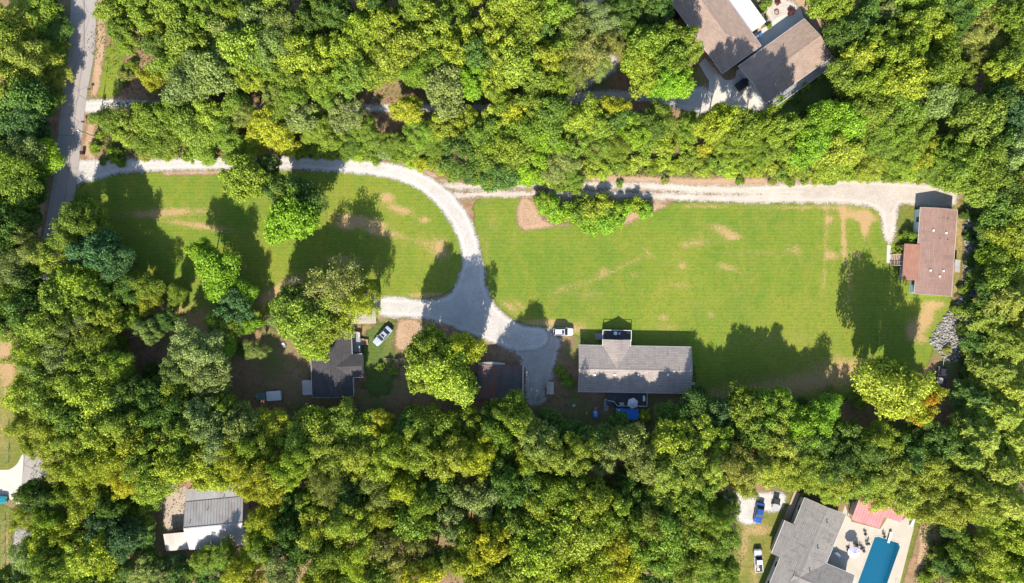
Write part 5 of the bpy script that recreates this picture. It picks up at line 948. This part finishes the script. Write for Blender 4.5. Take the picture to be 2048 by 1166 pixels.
q = at(1826, 1045, .6); t = thing('pool_pump', 'white pump box at the right end of the pool terrace', 'box', (q.x, q.y, .032), R_(-25)); MB().box(-.25,.25,-.9,.9,0,.5).build('housing', M['white'], t, .05); MB().box(-.27,.27,-.92,.92,.51,.58).build('lid', M['white'], t, .02)
q = at(1799, 1042, .5); t = thing('cooler', 'white cooler at the foot of the pink roof', 'cooler', (q.x, q.y, .032), .2); MB().box(-.35,.35,-.25,.25,0,.4).build('body', M['white'], t, .04); MB().box(-.36,.36,-.26,.26,.41,.48).build('lid', M['blue_tarp'], t, .02)
# boundary walk and planter boxes left of that house
a = at(1572, 1005, .2); 
wk = thing('boardwalk', 'narrow wooden walk in the shade left of the ash grey house', 'walkway', at(1579, 1022).xy.to_3d(), R_(69)); MB().box(-4.5,4.5,-.55,.55,.05,.14).build('boards', M['wood'], wk)
for s in (-1,1): MB().box(-4.5,4.5,s*.62-.06,s*.62+.06,0,.22).build('kerb', M['wood'], wk)
q = at(1549, 1140, .3); t = thing('flower_box', 'timber flower box beside the ash grey house', 'planter', (q.x, q.y, 0), R_(66)); MB().box(-1.3,1.3,-.55,-.45,0,.3).box(-1.3,1.3,.45,.55,0,.3).box(-1.3,-1.2,-.45,.45,0,.3).box(1.2,1.3,-.45,.45,0,.3).build('frame', M['wood'], t); MB().box(-1.2,1.2,-.45,.45,0,.22).build('soil', M['ground'], t)
# white roofed huts under the trees at the right edge
for px, py, l_, w_, lb in ((1972, 1056, 2.9, 2.3, 'hut roofed with white boards under the right edge trees'), (1955, 1137, 1.6, 1.2, 'smaller white boarded roof under the right edge trees')):
    p = at(px, py, 2.2); t = thing('hut', lb, 'hut', (p.x, p.y, 0), R_(-38)); MB().box(-l_/2+.15, l_/2-.15, -w_/2+.15, w_/2-.15, 0, 2.05).build('wall', M['wood'], t)
    for i in range(4): y = -w_/2 + w_*i/4; m = MB(); m.slab([(-l_/2, y+.04, 2.15+.05*i), (l_/2, y+.04, 2.15+.05*i), (l_/2, y+w_/4-.04, 2.2+.05*i), (-l_/2, y+w_/4-.04, 2.2+.05*i)], .05); m.build('roof_board', M['white_metal'], t)

# ------------------------------------------------------------------ vehicles
def paint(name, col, rough=.25):
    if name in M: return M[name]
    t = NT(name); n = t.noise(t.obj(), 2.0, 2); c = t.mix(t.math('MULTIPLY', n, .3), col, tuple(x*.75 for x in col)); M[name] = t.out(t.bsdf(c, rough, .1, None, .5, **{'Coat Weight': .5, 'Coat Roughness': .1})); return M[name]
def loft(secs, n_ring):
    m = MB(); m.v = [p for s in secs for p in s]; k = n_ring
    for i in range(len(secs)-1):
        for j in range(k): m.f.append((i*k+j, i*k+(j+1) % k, (i+1)*k+(j+1) % k, (i+1)*k+j))
    m.f.append(tuple(range(k))[::-1]); m.f.append(tuple((len(secs)-1)*k+j for j in range(k))); return m
def car(name, label, cat, px, py, rot, col, style, Lc=4.7, Wc=1.82, sunroof=False):
    p = at(px, py, .8); t = thing(name, label, cat, (p.x, p.y, 0.01), rot); hw = Wc/2; hx = Lc/2
    Hb = {'sedan': .95, 'suv': 1.08, 'pickup': 1.12}[style]; Ht = {'sedan': 1.43, 'suv': 1.78, 'pickup': 1.82}[style]
    prof = [(-hx, .80, .86), (-hx+.12, .93, .97), (-hx*.6, 1.0, 1.0), (0, 1.0, 1.0), (hx*.55, 1.0, .97), (hx-.25, .92, .86), (hx-.05, .80, .76), (hx, .70, .68)]
    secs = []
    for x, wf, hf in prof:
        a = hw*wf; b = Hb*hf; secs.append([(x, -a*.9, .26), (x, -a, .42), (x, -a, b-.16), (x, -a*.93, b-.03), (x, -a*.5, b+.02), (x, a*.5, b+.02), (x, a*.93, b-.03), (x, a, b-.16), (x, a, .42), (x, a*.9, .26)])
    body = loft(secs, 10).build('body', col, t, smooth=False)
    cx0, cx1, rx0, rx1 = {'sedan': (-1.75, .95, -1.0, .15), 'suv': (-hx+.10, .95, -hx+.35, .28), 'pickup': (-.72, 1.05, -.6, .45)}[style]
    wb, wt = hw*.9, hw*.72; zb_, zt = Hb-.02, Ht
    B = [(cx0,-wb,zb_),(cx1,-wb,zb_),(cx1,wb,zb_),(cx0,wb,zb_)]; T = [(rx0,-wt,zt),(rx1,-wt,zt),(rx1,wt,zt),(rx0,wt,zt)]
    m = MB(); m.add(B+T, [(3,2,1,0),(4,5,6,7),(0,1,5,4),(1,2,6,5),(2,3,7,6),(3,0,4,7)]); m.build('cabin', col, t, .05)
    def pane(nm, q, inset=.1):
        q = [Vector(v) for v in q]; c = sum(q, Vector())/4; q = [v.lerp(c, inset) for v in q]; nr = (q[1]-q[0]).cross(q[3]-q[0]).normalized(); mid = Vector((.0, 0, 1.0))
        if (c-mid).dot(nr) < 0: nr = -nr
        vs = [v + nr*.012 for v in q]; m = MB(); m.add(vs + [v - nr*.03 for v in q], [(0,1,2,3),(7,6,5,4),(0,4,5,1),(1,5,6,2),(2,6,7,3),(3,7,4,0)]); return m.build(nm, M['glass'], t)
    pane('windshield', [B[1],B[2],T[2],T[1]], .07); pane('rear_window', [B[3],B[0],T[0],T[3]], .08); pane('side_window', [B[0],B[1],T[1],T[0]], .13); pane('side_window', [B[2],B[3],T[3],T[2]], .13)
    if sunroof: MB().box(rx1-.62, rx1-.14, -wt*.62, wt*.62, zt+.002, zt+.012).build('sunroof', M['glass'], t)
    if style == 'suv':
        for s in (-1,1): MB().tube((rx0+.15,s*wt*.92,zt+.05),(rx1-.2,s*wt*.92,zt+.05),.025,None,6).build('roof_rail', M['black'], t)
    if style == 'pickup':
        MB().box(-hx+.15, -.85, -hw*.78, hw*.78, Hb-.02, Hb+.035).build('bed_floor', M['black'], t)
        for s in (-1,1): MB().box(-hx+.05, -.8, s*hw*.9-.07, s*hw*.9+.07, Hb-.1, Hb+.12).build('bed_side', col, t)
        MB().box(-hx+.02, -hx+.12, -hw*.82, hw*.82, Hb-.1, Hb+.11).build('tailgate', col, t)
    for s in (-1,1):
        for x in (-hx*.58, hx*.62):
            w_ = MB().tube((x, s*(hw-.2), .33), (x, s*(hw+.01), .33), .33, None, 16).build('tyre', M['black'], t); MB().tube((x, s*(hw+.005), .33), (x, s*(hw+.02), .33), .2, None, 12).build('rim', M['steel'], w_)
        MB().box(hx-.16, hx+.005, s*hw*.52-.16, s*hw*.52+.12, Hb*.62, Hb*.74).build('headlight', M['white'], t); MB().box(-hx-.012, -hx+.1, s*hw*.62-.1, s*hw*.62+.1, Hb*.62, Hb*.78).build('tail_light', plain('red_lens', (.35,.02,.02), .3), t)
        MB().box(cx1-.35, cx1-.18, s*(hw*.93), s*(hw*.93)+s*.17, Hb+.03, Hb+.18).build('mirror', col, t, .02)
    return t
silver = paint('silver_paint', (.55,.56,.58)); whitep = paint('white_paint', (.50,.51,.52)); bluep = paint('blue_paint', (.012,.055,.22)); pale = paint('pale_silver_paint', (.30,.33,.38))
car('parked_car', 'white sport utility car with sunroof beside the grey roofed house', 'car', 1126.5, 663.5, 0, whitep, 'suv', 4.35, 1.55 + .2, True)
car('parked_car', 'silver sedan parked askew on the grass by the dark house', 'car', 765, 672, R_(-133), pale, 'sedan', 4.9, 1.8, True)
car('parked_car', 'blue car on the grey gravel partly under a tree', 'car', 1518.5, 1026, R_(-101), bluep, 'sedan', 4.6, 1.85)
tk = car('pickup_truck', 'white pickup truck on the dry lawn by the ash grey house', 'truck', 1516.5, 1121, R_(93), whitep, 'pickup', 4.9, 1.75)
q = at(1516, 1133, 1.3); t = thing('truck_load', 'brown boxes lying in the bed of the white pickup', 'load', (q.x, q.y, 1.16)); MB().box(-.4,.2,-.3,.4,0,.3).build('box', M['wood'], t); MB().box(-.15,.35,-.85,-.4,0,.25).build('box', M['white'], t)
car('parked_car', 'small white car tucked under trees above the ash grey house', 'car', 1662, 990, R_(170), whitep, 'suv', 4.2, 1.7)
p = at(1552, 1008, .6); t = thing('utility_trailer', 'black utility trailer with grey bed beside the blue car', 'trailer', (p.x, p.y, 0), R_(-100))
MB().box(-1.3,1.5,-.65,.65,.45,.52).build('bed', M['steel'], t); MB().box(-1.3,.1,-.66,-.60,.53,.95).build('side_board', M['black'], t); MB().box(-1.3,.1,.60,.66,.53,.95).build('side_board', M['black'], t); MB().box(-1.36,-1.3,-.6,.6,.53,.95).build('end_board', M['black'], t); MB().box(-1.2,.0,-.55,.55,.525,.8).build('load', M['black'], t, .06)
for s in (-1,1): MB().tube((0,s*.68,.32),(0,s*.88,.32),.32,None,14).build('wheel', M['black'], t)
MB().tube((1.5,0,.48),(2.3,0,.45),.05).build('tow_bar', M['steel'], t)
p = at(1884, 757, .8); t = thing('flatbed_trailer', 'dark flatbed trailer loaded with scrap in the shade at the lawn corner', 'trailer', (p.x, p.y, 0), R_(82))
MB().box(-3.0,2.6,-1.1,1.1,.55,.7).build('bed', M['deck_dark'], t)
for i in range(9): MB().box(-2.9+.62*i, -2.45+.62*i, -1.0, 1.0, .705, .74).build('plank', M['deck_dark'], t)
MB().box(.6,2.3,-.9,.7,.76,1.3).build('load', M['black'], t, .1); MB().box(-1.2,.2,-.2,.95,.76,1.1).build('load', M['tin'], t, .08)
for s in (-1,1):
    for x in (-.6,.5): MB().tube((x,s*.95,.38),(x,s*1.2,.38),.38,None,14).build('wheel', M['black'], t)
MB().tube((2.6,0,.6),(4.0,0,.5),.07).build('tow_bar', M['steel'], t)

# ------------------------------------------------------------------ street furniture and yard things
p = at(194, 275); up = thing('utility_pole', 'wooden utility pole with crossarm leaning over the road in view', 'pole', (p.x, p.y, 0), R_(82))
MB().tube((0,0,-.2),(0,0,9.2),.16,.10,10).build('shaft', M['wood'], up); MB().box(-1.1,1.1,-.06,.06,8.4,8.52).build('crossarm', M['wood'], up); MB().lathe([(.05,6.9),(.2,6.92),(.22,7.0),(.22,7.7),(.1,7.8)],12,Matrix.Translation((0,-.36,0))).build('transformer', M['steel'], up)
for x in (-1.0, -.45, .45, 1.0): MB().lathe([(.03,8.52),(.06,8.6),(.05,8.72),(.02,8.76)],8,Matrix.Translation((x,0,0))).build('insulator', M['white'], up)
for dx in (-1.0, .45, 1.0):
    for s_ in (-1, 1): MB().path([(dx, 0, 8.74), (dx + s_*16, s_*.2, 8.35), (dx + s_*34, s_*2.5, 8.74)], [.018]*3, 4).build('wire', M['black'], up)
for px, py, lb in ((184, 181, 'dark mailbox on the orange verge above the shaded drive'), (172, 246, 'dark mailbox on a post below the shaded drive')):
    q = at(px, py); t = thing('mailbox', lb, 'mailbox', (q.x, q.y, 0), R_(185), 'mailboxes by the road'); MB().box(-.05,.05,-.05,.05,0,1.0).build('post', M['wood'], t); m = MB(); pf = [(-.16,1.0),(.16,1.0),(.16,1.2),(.1,1.32),(0,1.36),(-.1,1.32),(-.16,1.2)]; n = 7
    m.add([(-.3,y,z) for y,z in pf]+[(.3,y,z) for y,z in pf],[tuple(range(n)),tuple(range(n,2*n))[::-1]]+[((k+1)%n,k,n+k,n+(k+1)%n) for k in range(n)]); m.build('box', M['black'], t); MB().box(-.1,-.05,.17,.19,1.15,1.4).build('flag', M['terra'], t)
q = at(165, 306, .5); t = thing('wheelie_bin', 'dark wheeled bin at the mouth of the gravel drive', 'bin', (q.x, q.y, 0.02), .1); MB().add([(-.25,-.28,.05),(.25,-.28,.05),(.25,.28,.05),(-.25,.28,.05),(-.3,-.36,1.0),(.3,-.36,1.0),(.3,.36,1.0),(-.3,.36,1.0)],[(3,2,1,0),(4,5,6,7),(0,1,5,4),(1,2,6,5),(2,3,7,6),(3,0,4,7)]).build('body', M['black'], t); MB().box(-.32,.32,-.38,.40,1.005,1.06).build('lid', M['black'], t)
for s in (-1,1): MB().tube((s*.2,.32,.1),(s*.28,.32,.1),.1,None,10).build('wheel', M['black'], t)
a, b = at(212, 690), at(277, 671); lg = tag(MB().path([(a.x,a.y,.2),((a.x*2+b.x)/3,(a.y*2+b.y)/3+.3,.22),((a.x+2*b.x)/3,(a.y+2*b.y)/3+.15,.18),(b.x,b.y,.12)],[.2,.18,.13,.06],8).build('fallen_log', M['bark_pale'], None, smooth=True), 'pale fallen log lying across the brown woodland floor', 'log')
dt = thing('dead_tree', 'bare dead tree with pale branches above the garage trees', 'tree', at(588, 575, 8).xy.to_3d()); ob = bpy.data.objects.new('trunk', deadtr); C.objects.link(ob); ob.parent = dt; dt.scale = (.75, .75, .95)
dt2 = thing('dead_tree', 'bare dead branches poking out of the yellow tree by the rusty shed', 'tree', at(897, 732, 11).xy.to_3d(), 2.0); ob = bpy.data.objects.new('trunk', deadtr); C.objects.link(ob); ob.parent = dt2; dt2.scale = (.5, .5, 1.15)
fr = thing('garden_bed', 'rectangular timber garden frame on the shaded grass below the sedan', 'garden bed', at(782, 727).xy.to_3d(), R_(-6))
for q in ((-1.6,1.6,1.0,1.1),(-1.6,1.6,-1.1,-1.0),(-1.6,-1.5,-.99,.99),(1.5,1.6,-.99,.99)): MB().box(*q,0,.25).build('board', M['wood'], fr)
q = at(691, 634, .8); t = thing('water_barrel', 'pale green rain barrel left of the garage', 'barrel', (q.x - .6, q.y, 0)); MB().lathe([(.4,0),(.48,.3),(.48,.6),(.4,.95),(.05,.97)],16).build('body', plain('pale_green_plastic', (.35,.5,.45)), t, smooth=True); MB().lathe([(.42,.95),(.42,1.0),(.05,1.02)],16).build('lid', M['pale_green_plastic'], t)
q = at(567, 690, .3); t = thing('white_stone', 'lone pale stone slab in the brown yard left of the dark house', 'stone', (q.x, q.y, 0), .5); MB().box(-.35,.35,-.6,.6,0,.3).build('slab', M['white'], t, .1)
for px, py0, py1, lb in ((17, 850, 925, 'wire fence of thin posts by the far left roadside above the apron'), (10, 1040, 1150, 'wire fence of thin posts by the far left roadside below the apron')):
    f = thing('wire_fence', lb, 'fence', at(px, (py0+py1)/2).xy.to_3d()); y0, y1 = (583-py1)*K - f.location.y, (583-py0)*K - f.location.y; n = max(3, int((y1-y0)/2.4))
    for i in range(n+1): MB().tube((0.1*math.sin(i*2.0), y0+(y1-y0)*i/n, -.1),(0.1*math.sin(i*2.0), y0+(y1-y0)*i/n, 1.25),.07,None,6).build('post', M['wood'], f)
    for z in (.4,.75,1.1): MB().tube((0,y0,z),(0,y1,z),.012,None,4).build('wire', M['steel'], f)
q = at(4, 999, .8); t = thing('teal_car', 'teal vehicle corner at the left picture edge on the apron', 'car', (0,0,0)); bpy.data.objects.remove(t)
car('parked_car', 'teal car cut off by the left edge beside the apron', 'car', -9, 1001, R_(4), paint('teal_paint', (.01,.16,.20)), 'sedan', 4.6, 1.8)

# ------------------------------------------------------------------ rocks and undergrowth nobody could count
def scatter(shape_f, box, n):
    out = []
    while len(out) < n:
        X = RNG.uniform(box[0], box[2], 4000); Y = RNG.uniform(box[1], box[3], 4000); S = shape_f(X, Y); k = S + RNG.normal(size=4000) * 3 > 0
        out += list(zip(X[k], Y[k], S[k]))
    return np.array(out[:n])
rip = poly([(1930,415),(1956,405),(1968,500),(1964,600),(1945,650),(1925,700),(1900,722),(1870,694),(1866,668),(1890,636),(1914,606),(1930,540)])[0]
pts = scatter(rip, (1855, 395, 1975, 730), 3600)
ico = np.array([(0,0,1),(.894,0,.447),(.276,.851,.447),(-.724,.526,.447),(-.724,-.526,.447),(.276,-.851,.447),(.724,.526,-.447),(-.276,.851,-.447),(-.894,0,-.447),(-.276,-.851,-.447),(.724,-.526,-.447),(0,0,-1)])
icf = np.array([(0,1,2),(0,2,3),(0,3,4),(0,4,5),(0,5,1),(1,6,2),(2,7,3),(3,8,4),(4,9,5),(5,10,1),(2,6,7),(3,7,8),(4,8,9),(5,9,10),(1,10,6),(6,11,7),(7,11,8),(8,11,9),(9,11,10),(10,11,6)])
V, F, rv = [], [], []
for i, (x, y, s) in enumerate(pts):
    p = at(x, y); r = .09 + .30*RNG.random()**2.2; v = ico * r * RNG.uniform(.65, 1.3, (12, 3)) * np.array([1.15, 1, .75]); a = RNG.random()*6.28; v = v @ np.array([[math.cos(a),-math.sin(a),0],[math.sin(a),math.cos(a),0],[0,0,1]]) + np.array([p.x, p.y, r*.12]); V.append(v); F.append(icf + 12*i); rv.append(np.full(20, RNG.random()))
me = mesh_np('rock_strip', np.concatenate(V), np.concatenate(F)); a_ = me.attributes.new('rnd', 'FLOAT', 'FACE'); a_.data.foreach_set('value', np.concatenate(rv).astype(np.float32))
def rockmat():
    t = NT('limestone_rubble'); r = t.attr('rnd'); n = t.noise(t.pos(), 5, 3); c = t.mix(r, (.10,.095,.088), (.28,.27,.255)); c = t.mix(t.math('MULTIPLY', n, .4), c, (.18,.15,.12)); return t.out(t.bsdf(c, .9))
me.materials.append(rockmat()); o = bpy.data.objects.new('rock_strip', me); C.objects.link(o); o['kind'] = 'stuff'; o['label'] = 'strip of grey limestone rubble right of the mobile home'; o['category'] = 'rocks'
def brush(name, label, polys, n, hmax, c, L=.34, W=.2):
    P = []
    for pl_, wgt in polys:
        f, Pp = poly(pl_); b = (Pp[:,0].min(), Pp[:,1].min(), Pp[:,0].max(), Pp[:,1].max()); q = scatter(f, b, int(n*wgt)); ph = np.sin(q[:,0]*.13)*np.sin(q[:,1]*.17+q[:,0]*.05)*.5+.5
        z = RNG.random(len(q))**.7 * hmax * (.25 + .75*ph) * np.clip((q[:,2]+4)/14, .15, 1); P.append(np.stack([(q[:,0]-1024)*K, (583-q[:,1])*K, z+.04], 1))
    P = np.concatenate(P); Nn = np.array([0, 0, 1.0]) + RNG.normal(size=P.shape)*.6; tint = .5+.5*np.sin(P[:,0]*.35+1.3*np.sin(P[:,1]*.4))
    me = leaf_mesh(name, P, Nn, L, W, RNG.random(len(P)), tint); o = bpy.data.objects.new(name, me); C.objects.link(o); o.color = (*c, 1); o['kind'] = 'stuff'; o['label'] = label; o['category'] = 'undergrowth'
brush('undergrowth', 'low weeds and saplings along the upper side of the drive and track', [([(590,285),(700,285),(860,290),(900,345),(800,322),(700,312),(600,312)], .22), ([(900,335),(1040,340),(1170,350),(1180,330),(1300,310),(1480,310),(1640,320),(1850,330),(1900,362),(1700,352),(1600,358),(1480,352),(1300,350),(1190,352),(1100,366),(960,368)], .55), ([(200,215),(300,205),(500,215),(520,300),(430,316),(240,312),(205,280)], .23)], 42000, 1.3, (.115,.15,.026))
brush('undergrowth', 'dark ferns and saplings on the shaded woodland floor', [([(250,20),(1120,20),(1130,195),(620,200),(260,185)], .26), ([(60,560),(330,600),(330,760),(560,810),(1000,840),(1000,1160),(60,1160),(120,800)], .36), ([(1030,810),(1380,820),(1560,800),(1760,800),(1900,860),(1930,1000),(1700,985),(1480,970),(1460,1160),(1020,1160)], .24), ([(1660,120),(1760,40),(2040,20),(2040,360),(1900,350),(1720,240)], .14)], 36000, .9, (.075,.115,.022))
brush('undergrowth', 'rough weeds behind the pool and along the right wood edge', [([(1840,1040),(1900,1020),(1930,1080),(1900,1166),(1830,1166),(1850,1100)], .4), ([(1930,400),(1985,400),(1990,560),(1975,700),(1930,800),(1915,760),(1940,650),(1955,500)], .6)], 9000, .9, (.10,.13,.03))
